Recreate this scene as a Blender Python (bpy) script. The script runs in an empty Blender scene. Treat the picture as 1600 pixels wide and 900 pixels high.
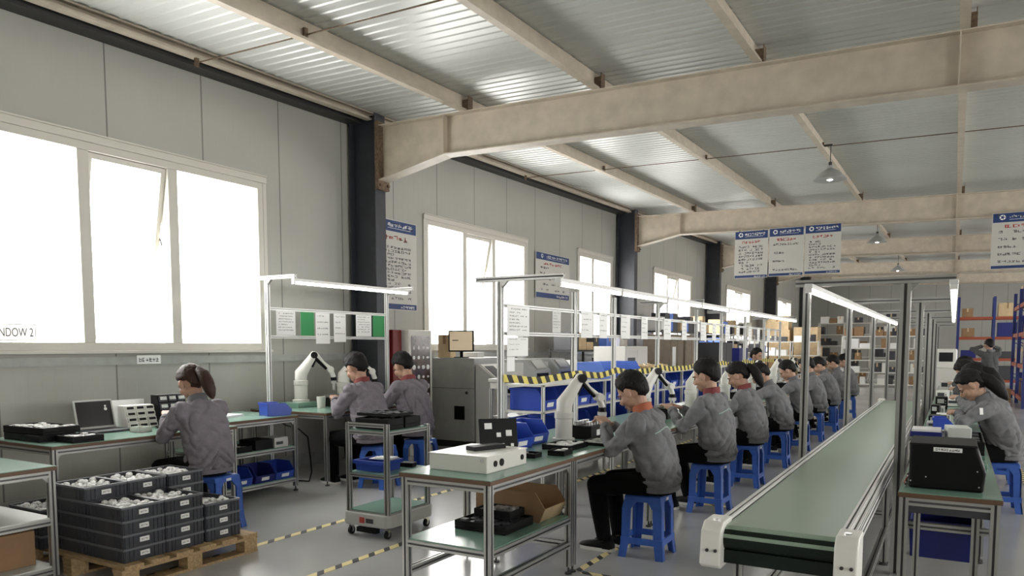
import bpy, bmesh, math, random
from mathutils import Vector, Matrix, noise
from mathutils.bvhtree import BVHTree
V = Vector
S = bpy.context.scene
COL = S.collection
PI = math.pi
random.seed(7)
# ------------------------------------------------------------------ camera
F, CY, VPX, HOR, H = 1180.0, 632.0, 1490.0, 541.0, 1.5
dy = V((VPX-800, HOR-CY, F)).normalized()
dn = V((0, F, -(HOR-CY))).normalized()
dx = dn.cross(dy)
up = -dn
R = Matrix((dx, dy, up)).transposed()           # world axes as columns, in camera (x right, y down, z forward)
right = V((R[0][0], R[0][1], R[0][2])); down = V((R[1][0], R[1][1], R[1][2])); fwd = V((R[2][0], R[2][1], R[2][2]))
cd = bpy.data.cameras.new('camera'); cam = bpy.data.objects.new('camera', cd); COL.objects.link(cam)
M = Matrix((right, -down, -fwd)).transposed().to_4x4(); M.translation = V((0, 0, H)); cam.matrix_world = M
cd.sensor_width = 36; cd.lens = F*36/1600; cd.shift_y = (CY-450)/1600; cd.clip_end = 200; cd.clip_start = .05
S.camera = cam
# ------------------------------------------------------------------ light
S.view_settings.view_transform = 'Standard'; S.view_settings.look = 'None'; S.view_settings.gamma = 1
S.view_settings.exposure = 1.05; S.view_settings.use_curve_mapping = False
W = bpy.data.worlds.new('sky'); S.world = W; W.use_nodes = True
bg = W.node_tree.nodes['Background']; bg.inputs[0].default_value = (1, .985, .96, 1); bg.inputs[1].default_value = 7.0
LED = 4.2
def portal(loc, rot, sx, sy):
    l = bpy.data.lights.new('window_light', 'AREA'); l.shape = 'RECTANGLE'; l.size = sx; l.size_y = sy
    l.cycles.is_portal = True
    o = bpy.data.objects.new('window_light', l); COL.objects.link(o); o.location = loc; o.rotation_euler = rot
# ------------------------------------------------------------------ materials
def mat(name, col, rough=.5, metal=0, var=0, vs=8, bump=0, bs=30, emit=0, spec=.5, stretch=(1,1,1), rvar=0, alpha=1):
    m = bpy.data.materials.new(name); m.use_nodes = True; nt = m.node_tree; b = nt.nodes['Principled BSDF']
    b.inputs['Base Color'].default_value = (*col, 1); b.inputs['Roughness'].default_value = rough
    b.inputs['Metallic'].default_value = metal; b.inputs['Specular IOR Level'].default_value = spec
    if emit:
        b.inputs['Emission Color'].default_value = (*col, 1); b.inputs['Emission Strength'].default_value = emit
    if var or bump or rvar:
        tc = nt.nodes.new('ShaderNodeTexCoord'); mp = nt.nodes.new('ShaderNodeMapping'); mp.inputs['Scale'].default_value = stretch
        nt.links.new(tc.outputs['Object'], mp.inputs[0])
    if var or rvar:
        n = nt.nodes.new('ShaderNodeTexNoise'); n.inputs['Scale'].default_value = vs; n.inputs['Detail'].default_value = 5
        nt.links.new(mp.outputs[0], n.inputs['Vector'])
    if var:
        r = nt.nodes.new('ShaderNodeMapRange'); r.inputs['From Min'].default_value = .3; r.inputs['From Max'].default_value = .7
        r.inputs['To Min'].default_value = 1-var; r.inputs['To Max'].default_value = 1+var
        nt.links.new(n.outputs[0], r.inputs[0])
        mx = nt.nodes.new('ShaderNodeVectorMath'); mx.operation = 'SCALE'; mx.inputs[0].default_value = col
        nt.links.new(r.outputs[0], mx.inputs['Scale']); nt.links.new(mx.outputs[0], b.inputs['Base Color'])
    if rvar:
        r2 = nt.nodes.new('ShaderNodeMapRange'); r2.inputs['From Min'].default_value = .3; r2.inputs['From Max'].default_value = .7
        r2.inputs['To Min'].default_value = max(.02, rough-rvar); r2.inputs['To Max'].default_value = rough+rvar
        nt.links.new(n.outputs[0], r2.inputs[0]); nt.links.new(r2.outputs[0], b.inputs['Roughness'])
    if bump:
        n2 = nt.nodes.new('ShaderNodeTexNoise'); n2.inputs['Scale'].default_value = bs; n2.inputs['Detail'].default_value = 4
        nt.links.new(mp.outputs[0], n2.inputs['Vector'])
        bp = nt.nodes.new('ShaderNodeBump'); bp.inputs['Strength'].default_value = bump; bp.inputs['Distance'].default_value = .01
        nt.links.new(n2.outputs[0], bp.inputs['Height']); nt.links.new(bp.outputs[0], b.inputs['Normal'])
    return m
def nodes(m): return m.node_tree, m.node_tree.nodes['Principled BSDF']
def mth(nt, op, a, b=None):
    n = nt.nodes.new('ShaderNodeMath'); n.operation = op
    for i, v in enumerate((a, b)):
        if v is None: continue
        if isinstance(v, (int, float)): n.inputs[i].default_value = v
        else: nt.links.new(v, n.inputs[i])
    return n.outputs[0]
def panel_mat(name, col, axis, pitch, seam, rough, var=.08):   # ribbed sheet: fine ribs + dark joints, along one world axis
    m = mat(name, col, rough); nt, b = nodes(m)
    g = nt.nodes.new('ShaderNodeNewGeometry'); sp = nt.nodes.new('ShaderNodeSeparateXYZ'); nt.links.new(g.outputs['Position'], sp.inputs[0])
    c = sp.outputs[axis]
    rib = mth(nt, 'LESS_THAN', mth(nt, 'FRACT', mth(nt, 'DIVIDE', c, pitch)), .14)
    jt = mth(nt, 'LESS_THAN', mth(nt, 'FRACT', mth(nt, 'DIVIDE', mth(nt, 'ADD', c, 40.13), seam)), .014)
    bp = nt.nodes.new('ShaderNodeBump'); bp.inputs['Strength'].default_value = .55; bp.inputs['Distance'].default_value = .01
    nt.links.new(mth(nt, 'SUBTRACT', 1, mth(nt, 'ADD', rib, jt)), bp.inputs['Height']); nt.links.new(bp.outputs[0], b.inputs['Normal'])
    n = nt.nodes.new('ShaderNodeTexNoise'); n.inputs['Scale'].default_value = 1.6; n.inputs['Detail'].default_value = 8; nt.links.new(g.outputs['Position'], n.inputs['Vector'])
    k = mth(nt, 'ADD', mth(nt, 'MULTIPLY', n.outputs[0], 2*var), 1-var)
    k = mth(nt, 'MULTIPLY', k, mth(nt, 'SUBTRACT', 1, mth(nt, 'MULTIPLY', jt, .6)))
    mx = nt.nodes.new('ShaderNodeVectorMath'); mx.operation = 'SCALE'; mx.inputs[0].default_value = col
    nt.links.new(k, mx.inputs['Scale']); nt.links.new(mx.outputs[0], b.inputs['Base Color'])
    return m
def stripe_mat(name, ca, cb, axis, pitch, duty, skew=0, rough=.6):   # diagonal warning stripes
    m = mat(name, ca, rough); nt, b = nodes(m)
    g = nt.nodes.new('ShaderNodeTexCoord'); sp = nt.nodes.new('ShaderNodeSeparateXYZ'); nt.links.new(g.outputs['Object'], sp.inputs[0])
    c = sp.outputs[axis[0]]
    if skew: c = mth(nt, 'ADD', c, mth(nt, 'MULTIPLY', sp.outputs[axis[1]], skew))
    s = mth(nt, 'LESS_THAN', mth(nt, 'FRACT', mth(nt, 'ADD', mth(nt, 'DIVIDE', c, pitch), 50)), duty)
    mx = nt.nodes.new('ShaderNodeMix'); mx.data_type = 'RGBA'; mx.inputs[6].default_value = (*ca, 1); mx.inputs[7].default_value = (*cb, 1)
    nt.links.new(s, mx.inputs[0]); nt.links.new(mx.outputs[2], b.inputs['Base Color'])
    return m
m_wall = panel_mat('wall_panel', (.375, .372, .333), 1, .115, 1.06, .5)
m_wallx = panel_mat('wall_panel_end', (.40, .395, .36), 0, .115, 1.06, .5)
m_ceil = mat('ceiling_sheet', (.58, .595, .565), .34, .15, var=.05, vs=1.2)
m_floor = mat('floor_epoxy', (.46, .46, .45), .2, 0, var=.14, vs=.6, spec=.8)
m_beam = mat('beam_paint', (.50, .435, .35), .55, 0, var=.12, vs=6, bump=.1, bs=60)
m_rust = mat('beam_plate_rust', (.14, .095, .06), .8, 0, var=.4, vs=40)
m_col = mat('column_paint', (.032, .035, .045), .5, 0, var=.2, vs=5)
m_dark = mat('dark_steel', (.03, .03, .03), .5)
m_frame = mat('window_frame', (.56, .54, .48), .4)
m_trim = mat('wall_girt', (.33, .34, .32), .5, var=.1)
m_glass = bpy.data.materials.new('window_glass'); m_glass.use_nodes = True
_nt = m_glass.node_tree; _nt.nodes.clear()
_o = _nt.nodes.new('ShaderNodeOutputMaterial'); _t = _nt.nodes.new('ShaderNodeBsdfTransparent'); _g = _nt.nodes.new('ShaderNodeBsdfGlossy')
_g.inputs['Roughness'].default_value = .05; _m = _nt.nodes.new('ShaderNodeMixShader'); _m.inputs[0].default_value = .06
_nt.links.new(_t.outputs[0], _m.inputs[1]); _nt.links.new(_g.outputs[0], _m.inputs[2]); _nt.links.new(_m.outputs[0], _o.inputs[0])
m_trans = mat('translucent_label', (.86, .86, .84), .6)
_nt, _b = nodes(m_trans); _tr = _nt.nodes.new('ShaderNodeBsdfTranslucent'); _tr.inputs[0].default_value = (.85, .85, .83, 1); _mx = _nt.nodes.new('ShaderNodeMixShader'); _mx.inputs[0].default_value = .3
_nt.links.new(_b.outputs[0], _mx.inputs[1]); _nt.links.new(_tr.outputs[0], _mx.inputs[2]); _nt.links.new(_mx.outputs[0], _nt.nodes['Material Output'].inputs[0])
m_alu = mat('aluminium_profile', (.43, .43, .41), .3, .6)
m_slot = mat('profile_slot', (.12, .12, .12), .5, .3)
m_slotw = mat('white_profile_slot', (.34, .34, .33), .5, .1)
m_aluw = mat('white_profile', (.74, .74, .72), .4, .15)
m_brown = mat('board_edge_brown', (.12, .065, .035), .5)
m_mat = mat('green_bench_mat', (.20, .34, .27), .22)
m_belt = mat('green_belt', (.27, .36, .275), .3)
m_beltd = mat('belt_underside', (.005, .011, .008), .45, spec=.3)
m_shelfw = mat('pale_shelf_board', (.62, .64, .60), .45)
m_black = mat('black_plastic', (.004, .004, .0045), .5, spec=.2)
m_blk2 = mat('black_matt', (.01, .01, .01), .7, spec=.3)
m_dgrey = mat('dark_grey_plastic', (.05, .052, .06), .45)
m_crate = mat('crate_plastic', (.042, .044, .053), .42, var=.15, vs=20)
m_rim = mat('crate_rim', (.13, .135, .15), .35)
m_white = mat('white_plastic', (.78, .77, .72), .35)
m_offw = mat('warm_white_paint', (.66, .65, .60), .45)
m_grey = mat('grey_paint', (.34, .345, .33), .45, var=.06)
m_lgrey = mat('light_grey_paint', (.52, .52, .50), .4)
m_paper = mat('paper', (.84, .84, .83), .7)
m_label = mat('white_label', (.86, .86, .84), .6)
m_blue = mat('blue_stool_plastic', (.04, .12, .47), .35, var=.1, vs=10)
m_blueb = mat('blue_bin_plastic', (.030, .075, .44), .32)
m_navy = mat('navy_plastic', (.012, .018, .16), .45)
m_pblue = mat('pale_blue_plastic', (.13, .26, .80), .35)
m_rack = mat('rack_blue_paint', (.022, .035, .17), .45)
m_orange = mat('rack_beam_orange', (.34, .07, .03), .5)
m_red = mat('red_paint', (.16, .012, .012), .4)
m_redl = mat('red_lens', (.45, .05, .04), .3)
m_wood = mat('pallet_wood', (.42, .29, .15), .7, 0, var=.3, vs=10, bump=.2, bs=40, stretch=(1, 6, 6))
m_card = mat('cardboard', (.29, .175, .09), .8, var=.1)
m_cardl = mat('cardboard_light', (.60, .45, .27), .8, var=.12)
m_cardi = mat('cardboard_inside', (.10, .06, .03), .9)
m_chrome = mat('chrome', (.7, .7, .7), .15, 1)
m_steel = mat('steel_parts', (.55, .55, .55), .3, .8, var=.3, vs=30)
m_parts = mat('pale_parts', (.74, .74, .72), .45, 0, var=.25, vs=30)
m_screen = mat('laptop_screen', (.015, .015, .018), .2)
m_mon = mat('monitor_picture', (.55, .44, .30), .4, emit=.25)
m_print = mat('sign_print_dark', (.05, .05, .055), .7)
m_printr = mat('sign_print_red', (.45, .03, .03), .7)
m_signb = mat('sign_blue', (.012, .037, .14), .5)
m_signw = mat('sign_panel', (.50, .49, .45), .5)
m_green = mat('green_card', (.03, .27, .08), .6)
m_led = mat('led_tube', (1, .985, .95), .4, emit=LED)
m_bulb = mat('lamp_bulb', (1, .97, .9), .4, emit=8)
m_skin = mat('skin', (.46, .275, .19), .5, var=.1, vs=20)
m_hair = mat('hair_black', (.006, .005, .005), .6, spec=.25, bump=.6, bs=90, stretch=(1, 1, .25))
m_hairb = mat('hair_brown', (.040, .017, .010), .5, spec=.3, bump=.6, bs=90, stretch=(1, 1, .25))
m_jack = mat('jacket_grey', (.17, .171, .18), .85, var=.12, vs=14, bump=.25, bs=120)
m_jackp = mat('jacket_mauve_grey', (.185, .168, .19), .85, var=.12, vs=14, bump=.25, bs=120)
m_jackd = mat('jacket_dark_grey', (.07, .072, .075), .85, var=.12, vs=14, bump=.25, bs=120)
m_trou = mat('trousers_black', (.004, .004, .0045), .9, spec=.15, bump=.2, bs=60)
m_colo = mat('collar_orange', (.42, .12, .06), .8)
m_colr = mat('collar_maroon', (.20, .04, .04), .8)
m_colg = mat('collar_grey', (.14, .14, .15), .8)
m_pipe = mat('piping_pale_green', (.32, .40, .37), .7)
m_eye = mat('eye_dark', (.02, .015, .012), .3)
m_tape = stripe_mat('warning_tape', (.75, .62, .14), (.012, .012, .012), (1, 2), .155, .5, .7)
m_ftape = stripe_mat('floor_tape', (.80, .68, .33), (.04, .04, .04), (1, 0), .17, .38, 1.0)
m_ftapex = stripe_mat('floor_tape_cross', (.80, .68, .33), (.03, .03, .03), (0, 1), .16, .42, 1.0)
m_vend = mat('cabinet_window_dark', (.05, .028, .024), .15, var=.8, vs=9)
m_brownc = mat('brown_cabinet', (.20, .155, .11), .5, var=.1)
# ------------------------------------------------------------------ mesh helper
class MB:
    def __init__(s): s.bm = bmesh.new(); s.mi = 0
    def quad(s, pts):
        vs = [s.bm.verts.new(p) for p in pts]; f = s.bm.faces.new(vs); f.material_index = s.mi; return f
    def loft(s, rings, caps=True):
        rs = [[s.bm.verts.new(p) for p in r] for r in rings]; n = len(rs[0])
        for a, b in zip(rs, rs[1:]):
            for i in range(n):
                f = s.bm.faces.new((a[i], a[(i+1) % n], b[(i+1) % n], b[i])); f.material_index = s.mi
        if caps:
            for f in (s.bm.faces.new(rs[0][::-1]), s.bm.faces.new(rs[-1])): f.material_index = s.mi
        return s
    def b(s, x0, y0, z0, x1, y1, z1):
        if x0 > x1: x0, x1 = x1, x0
        if y0 > y1: y0, y1 = y1, y0
        if z0 > z1: z0, z1 = z1, z0
        return s.loft([[(x0, y0, z), (x1, y0, z), (x1, y1, z), (x0, y1, z)] for z in (z0, z1)])
    def obox(s, c, size, mtx):                  # oriented box
        c = V(c); a, b_, d = [v/2 for v in size]
        return s.loft([[c + mtx @ V(p) for p in ((-a, -b_, z), (a, -b_, z), (a, b_, z), (-a, b_, z))] for z in (-d, d)])
    def frame(s, d):
        d = V(d).normalized(); a = V((0, 0, 1)) if abs(d.z) < .9 else V((1, 0, 0))
        u = a.cross(d).normalized(); return u, d.cross(u)
    def cyl(s, p0, p1, r0, r1=None, n=14):
        p0, p1 = V(p0), V(p1); r1 = r0 if r1 is None else r1; u, w = s.frame(p1-p0)
        return s.loft([[p + (u*math.cos(2*PI*i/n) + w*math.sin(2*PI*i/n))*r for i in range(n)] for p, r in ((p0, r0), (p1, r1))])
    def tube(s, pts, r, n=8):
        pts = [V(p) for p in pts]; rr = r if isinstance(r, (list, tuple)) else [r]*len(pts); rings = []
        u = None
        for k, p in enumerate(pts):                 # frames carried along the path so that bends never twist
            d = (pts[min(k+1, len(pts)-1)] - pts[max(k-1, 0)]).normalized()
            if u is None: u = s.frame(d)[0]
            u = u - d*u.dot(d); u = u.normalized() if u.length > 1e-5 else s.frame(d)[0]; w = d.cross(u)
            rings.append([p + (u*math.cos(2*PI*i/n) + w*math.sin(2*PI*i/n))*rr[k] for i in range(n)])
        return s.loft(rings)
    def sph(s, c, r, n=12, mtx=None):
        c = V(c); r = (r, r, r) if isinstance(r, (int, float)) else r; rings = []
        for k in range(1, n//2+3):
            t = -PI/2 + PI*k/(n//2+3)
            pr = [V((r[0]*math.cos(t)*math.cos(2*PI*i/n), r[1]*math.cos(t)*math.sin(2*PI*i/n), r[2]*math.sin(t))) for i in range(n)]
            rings.append([c + (mtx @ p if mtx else p) for p in pr])
        return s.loft(rings)
    def prism(s, poly, axis, a0, a1):           # polygon in the two other axes, extruded along axis
        def P(q, a):
            return (a, q[0], q[1]) if axis == 0 else (q[0], a, q[1]) if axis == 1 else (q[0], q[1], a)
        return s.loft([[P(q, a) for q in poly] for a in (a0, a1)])
    def alu(s, p0, p1, w=.04):                  # slotted square aluminium profile
        p0, p1 = V(p0), V(p1); d = (p1-p0).normalized()
        if abs(d.z) > .7: u, v = V((1, 0, 0)), V((0, 1, 0))
        elif abs(d.y) > .7: u, v = V((1, 0, 0)), V((0, 0, 1))
        else: u, v = V((0, 1, 0)), V((0, 0, 1))
        h = w/2; g = w*.14; e = w*.26; pl = []
        for c in range(4):
            ca, sa = [(1, 0), (0, 1), (-1, 0), (0, -1)][c]
            for x, y in ((h, -h), (h, -g), (h-e, -g), (h-e, g), (h, g)): pl.append((x*ca - y*sa, x*sa + y*ca))
        n0 = len(s.bm.faces); s.loft([[p + u*a + v*b_ for a, b_ in pl] for p in (p0, p1)]); s.bm.faces.ensure_lookup_table()
        for i in range(20):
            if i % 5 in (1, 2, 3): s.bm.faces[n0+i].material_index = 1
        return s
    def lathe(s, c, prof, n=20):
        c = V(c); return s.loft([[c + V((r*math.cos(2*PI*i/n), r*math.sin(2*PI*i/n), z)) for i in range(n)] for r, z in prof])
    def mesh(s, name):
        bmesh.ops.recalc_face_normals(s.bm, faces=s.bm.faces); me = bpy.data.meshes.new(name); s.bm.to_mesh(me); s.bm.free(); return me
    def build(s, name, m, parent=None, smooth=False, bevel=0, label=None):
        me = s.mesh(name); return link(name, me, m, parent, smooth, bevel, label)
def link(name, me, m, parent=None, smooth=False, bevel=0, label=None):
    if m is m_alu: m = [m_alu, m_slot]
    elif m is m_aluw: m = [m_aluw, m_slotw]
    for k in (m if isinstance(m, (list, tuple)) else [m]): me.materials.append(k)
    if smooth: me.shade_smooth() if not bevel else None
    if smooth == 'auto' or (smooth and not bevel):
        try: me.set_sharp_from_angle(angle=.7)
        except Exception: pass
    o = bpy.data.objects.new(name, me); COL.objects.link(o); o.parent = parent
    if label: o['label'] = label
    if bevel:
        md = o.modifiers.new('bevel', 'BEVEL'); md.width = bevel; md.segments = 2; md.limit_method = 'ANGLE'
    return o
def T(name, label, cat, loc=(0, 0, 0), rz=0, group=None):
    o = bpy.data.objects.new(name, None); COL.objects.link(o); o.location = loc; o.rotation_euler = (0, 0, rz); o.empty_display_size = .1
    o['label'] = label; o['category'] = cat
    if group: o['group'] = group
    return o
def tag(o, label, cat, group=None, kind=None):
    o['label'] = label; o['category'] = cat
    if group: o['group'] = group
    if kind: o['kind'] = kind
    return o
def struct(o): o['kind'] = 'structure'; return o
def dup(r, loc, rz=None, label=None, group=None):
    def cp(o, par):
        c = o.copy(); COL.objects.link(c); c.parent = par
        for ch in list(o.children): cp(ch, c)
        return c
    c = cp(r, None); c.location = loc
    if rz is not None: c.rotation_euler = (0, 0, rz)
    if label: c['label'] = label
    if group: c['group'] = group
    return c
ORD = ['nearest', 'second', 'third', 'fourth', 'fifth', 'sixth', 'seventh', 'eighth', 'ninth', 'tenth', 'eleventh', 'twelfth']
def remesh(mb, voxel, smooth=2):
    me = mb.mesh('tmp'); o = bpy.data.objects.new('tmp', me); COL.objects.link(o)
    r = o.modifiers.new('r', 'REMESH'); r.mode = 'VOXEL'; r.voxel_size = voxel; r.use_smooth_shade = True
    if smooth:
        q = o.modifiers.new('s', 'SMOOTH'); q.iterations = smooth; q.factor = .5
    dg = bpy.context.evaluated_depsgraph_get(); out = bpy.data.meshes.new_from_object(o.evaluated_get(dg))
    bpy.data.objects.remove(o); bpy.data.meshes.remove(me); out.materials.clear(); return out
def glyphs(mb, o, r, u, w, n, h, seed, lo=0):   # a line of small unreadable square characters as printed strokes
    rn = random.Random(seed); o, r, u = V(o), V(r), V(u); cw = w/n
    for i in range(n):
        if rn.random() < lo: continue
        a = o + r*(cw*i); g = cw*.84; t = h*.15
        def bar(x0, y0, x1, y1): mb.quad([a + r*(x*g) + u*(y*h) for x, y in ((x0, y0), (x1, y0), (x1, y1), (x0, y1))])
        for k in range(rn.choice((2, 3))):
            y = rn.choice((0, .28, .55, .82)); x = rn.choice((0, .05, .3)); bar(x, y, rn.choice((.7, 1, 1)), y+.17)
        for k in range(rn.choice((1, 2))):
            x = rn.choice((.05, .42, .78)); bar(x, rn.choice((0, .2)), x+.2, rn.choice((.8, 1)))
# ------------------------------------------------------------------ the hall
WX = -7.0
def zr(x, y): return 4.27 + .021*(y-7.7) - .02*(x+4)
Y0, Y1, XR = -6.0, 46.0, 9.0
struct(MB().b(WX-.3, Y0, -.2, XR+.3, Y1+.3, 0).build('floor', m_floor))
wins = [(3.04, 6.24, 1.46, 3.38, 3), (9.37, 12.5, 1.46, 3.42, 3), (14.8, 16.6, 1.46, 3.50, 2), (19.5, 22.8, 1.46, 3.53, 3), (27.0, 30.6, 1.46, 3.58, 3), (36.0, 39.2, 1.46, 3.64, 3)]
wb = [(-3.6, -.4, 1.46, 3.36, 3)] + wins
mb = MB(); y = Y0
for (a, b, z0, z1, n) in wb:
    mb.b(WX-.2, y, 0, WX, a, 5.6); mb.b(WX-.2, a, 0, WX, b, z0); mb.b(WX-.2, a, z1, WX, b, 5.6); y = b
mb.b(WX-.2, y, 0, WX, Y1, 5.6)
struct(mb.build('wall_left', m_wall))
struct(MB().b(WX-.2, Y1, 0, XR+.2, Y1+.2, 6).build('wall_back', m_wallx))
mb = MB(); y = Y0                                # far side wall, outside the picture, with its own windows
for a in (-4, 4, 12, 20, 28, 36):
    mb.b(XR, y, 0, XR+.2, a, 5.8); mb.b(XR, a, 0, XR+.2, a+4.5, 1.4); mb.b(XR, a, 3.3, XR+.2, a+4.5, 5.8); y = a+4.5
mb.b(XR, y, 0, XR+.2, Y1, 5.8); struct(mb.build('wall_right', m_wall))
for a in (-4, 4, 12, 20, 28, 36): portal((XR+.1, a+2.25, 2.35), (0, PI/2, 0), 1.9, 4.5)
mb = MB(); mb.b(WX-.2, Y0-.2, 0, XR+.2, Y0, 5.8); struct(mb.build('wall_front', m_wallx))
# corrugated roof lining: ribs run across the hall
mb = MB(); prof = []
yy = Y0
while yy < Y1+.2:
    for dyy, dz in ((0, 0), (.085, 0), (.10, -.009), (.125, -.009)): prof.append((yy+dyy, dz))
    yy += .14
xs = (WX-.3, XR+.3)
vs = [[mb.bm.verts.new((x, q[0], zr(x, q[0]) + .21 + q[1])) for q in prof] for x in xs]
for i in range(len(prof)-1): mb.bm.faces.new((vs[0][i], vs[0][i+1], vs[1][i+1], vs[1][i]))
tp = [[mb.bm.verts.new((x, q, zr(x, q) + .34)) for q in (Y0, Y1+.2)] for x in xs]
mb.bm.faces.new((tp[0][0], tp[0][1], tp[1][1], tp[1][0]))
struct(mb.build('ceiling', m_ceil))
# rafters and columns of the portal frames
FR = [-.6, 7.78, 16.95, 24.4, 33.2, 41.6]
for k, yf in enumerate(FR):
    mb = MB(); d = .46; hw = .1; xa, xb, xh = -6.48, XR, -5.45
    zt = lambda x: zr(x, yf)
    def seg(x0, x1, f0, f1, wy):
        mb.loft([[(x, yf-wy, f(x)[0]), (x, yf+wy, f(x)[0]), (x, yf+wy, f(x)[1]), (x, yf-wy, f(x)[1])] for x, f in ((x0, f0), (x1, f1))])
    lo = lambda x: zt(x) - d - max(0, (xh-x))*.22
    for x0, x1 in ((xa, xh), (xh, xb)):
        seg(x0, x1, lambda x: (lo(x), zt(x)), lambda x: (lo(x), zt(x)), .008)
        seg(x0, x1, lambda x: (lo(x)-.014, lo(x)), lambda x: (lo(x)-.014, lo(x)), hw)
        seg(x0, x1, lambda x: (zt(x)-.012, zt(x)), lambda x: (zt(x)-.012, zt(x)), hw)
    for x in (xh, -.05):
        mb.b(x-.006, yf-hw, lo(x), x+.006, yf+hw, zt(x)-.01)
    rf = struct(mb.build('trim_%d' % (k+1), m_beam)); rf.name = 'trim_%d' % (k+1)
    pl = MB(); z0, z1 = lo(xa)-.12, zt(xa)+.05
    pl.b(xa-.03, yf-.11, z0, xa-.005, yf+.11, z1).b(xa-.005, yf-.11, z0, xa+.025, yf+.11, z1)
    for i in range(6):
        for sy in (-.075, .075): pl.cyl((xa+.025, yf+sy, z0+.06+i*(z1-z0-.12)/5), (xa+.05, yf+sy, z0+.06+i*(z1-z0-.12)/5), .02, n=6)
    struct(pl.build('end_plate', m_rust, rf))
    mb = MB(); z = zr(WX, yf)+.15
    mb.b(-6.955, yf-.1, 0, -6.94, yf+.1, z).b(-6.53, yf-.1, 0, -6.515, yf+.1, z).b(-6.94, yf-.012, 0, -6.53, yf+.012, z).b(-6.99, yf-.13, 0, -6.5, yf+.13, .02)
    struct(mb.build('trim_%d' % (k+11), m_col))
# purlins
for k, x in enumerate((-6.72, -5.2, -3.48, -1.78, -.02, 1.75, 3.5, 5.3, 7.1)):
    mb = MB(); pr = [(0, 0), (.075, 0), (.075, .025), (.067, .025), (.067, .008), (.008, .008), (.008, .192), (-.06, .192), (-.06, .2), (0, .2)]
    if k == 0: pr = [(.0, .10), (.09, .10), (.09, .128), (.08, .128), (.08, .11), (.01, .11), (.01, .145), (.03, .145), (.03, .16), (.01, .16), (.01, .19), (.08, .19), (.08, .18), (.09, .18), (.09, .2), (0, .2)]
    elif k == 4: pr = [(-.04, 0), (.04, 0), (.04, .2), (-.04, .2)]
    mb.loft([[(x+a, y, zr(x, y)+b+.002) for a, b in pr] for y in (Y0, Y1)])
    struct(mb.build('trim_%d' % (k+21), m_beam))
mb = MB()
for x in (-5.2, -3.48, -1.78, -.02, 1.75):
    for yf in FR:
        z = zr(x, yf); mb.b(x+.08, yf-.05, z, x+.088, yf+.05, z+.18).b(x-.01, yf-.06, z, x+.09, yf-.05, z+.14)
struct(mb.build('trim_40', m_rust))
for k, y in enumerate((5.15, 11.9, 20.5)):
    mb = MB(); p = [(x, y, zr(x, y)+.06) for x in (-6.7, XR)]; mb.cyl(p[0], p[1], .007, n=6)
    for x in (-6.66, -5.16, -3.44, -1.74): mb.b(x-.01, y-.02, zr(x, y)+.02, x+.015, y+.02, zr(x, y)+.12)
    struct(mb.build('trim_%d' % (k+41), m_rust))
# dark strip painting the shadow band under the eave, girt under the windows, dark floor skirting
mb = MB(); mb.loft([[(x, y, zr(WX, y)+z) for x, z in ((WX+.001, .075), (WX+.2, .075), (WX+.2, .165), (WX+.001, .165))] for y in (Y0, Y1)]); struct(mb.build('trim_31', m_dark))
mb = MB()
for y0, y1 in ((Y0, FR[1]-.12), (FR[1]+.12, FR[2]-.12), (FR[2]+.12, FR[3]-.12), (FR[3]+.12, FR[4]-.12), (FR[4]+.12, FR[5]-.12)):
    mb.b(WX+.001, y0, 1.32, WX+.045, y1, 1.40)
struct(mb.build('trim_32', m_trim))
struct(MB().b(WX+.001, Y0, 0, WX+.02, Y1, .16).build('baseboard_left', m_trim))
# windows
def bars(mb, y0, y1, z0, z1, x0, x1, w):
    mb.b(x0, y0, z0, x1, y0+w, z1).b(x0, y1-w, z0, x1, y1, z1).b(x0, y0+w, z0, x1, y1-w, z0+w).b(x0, y0+w, z1-w, x1, y1-w, z1)
for k, (a, b, z0, z1, n) in enumerate(wb):
    root = T('window_%d' % (k+1), 'x', 'window', (WX, a, z0)); del root['label']; del root['category']; root['kind'] = 'structure'
    w, h = b-a, z1-z0
    mb = MB(); bars(mb, 0, w, 0, h, -.14, .02, .075); mb.b(-.14, -.05, h, .035, w+.05, h+.07).b(.02, -.05, h+.07, .05, w+.05, h+.085).b(-.02, -.06, -.03, .07, w+.06, 0)
    mb.b(.0, -.05, 0, .025, 0, h).b(0, w, 0, .025, w+.05, h)
    m1, m2 = w*.345, w*.635
    if n == 2: m1, m2 = w*.42, w
    for m_ in ((m1, m2) if n == 3 else (m1,)): mb.b(-.12, m_-.055, .075, .015, m_+.055, h-.075)
    fr = mb.build('window_frame', m_frame, root, bevel=.004)
    gl = MB(); gl.b(-.065, .075, .075, -.058, m1-.055, h-.075)
    if n == 3: gl.b(-.065, m2+.055, .075, -.058, w-.075, h-.075)
    else: gl.b(-.065, m1+.055, .075, -.058, w-.075, h-.075)
    gl.build('pane', m_glass, root)
    if n == 3:                                  # top-hung sash, swung outwards
        sa = MB(); y0, y1 = m1+.058, m2-.058; hh = h-.155; ang = math.radians(11)
        Mx = Matrix.Rotation(-ang, 4, 'Y')
        bars(sa, y0, y1, -hh, 0, -.03, .02, .05)
        o = sa.build('sash', m_frame, root); g2 = MB(); g2.b(-.01, y0+.05, -hh+.05, -.004, y1-.05, -.05); g = g2.build('pane', m_glass, o)
        o.location = (-.03, 0, h-.078); o.rotation_euler = (0, ang, 0)
        hd = MB(); hd.b(.02, (y0+y1)/2-.05, -hh+.01, .035, (y0+y1)/2+.02, -hh+.03).b(.02, (y0+y1)/2-.01, -hh+.02, .05, (y0+y1)/2+.01, -hh+.09); hd.build('handle', m_white, o)
        st = MB(); st.cyl((-.06, y1+.02, h*.45), (-.06-.2*.5, y1, h*.62), .008, n=6); st.build('stay', m_dark, root)
    portal((WX-.16, a+w/2, z0+h/2), (0, -PI/2, 0), h-.05, w-.05)
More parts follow.
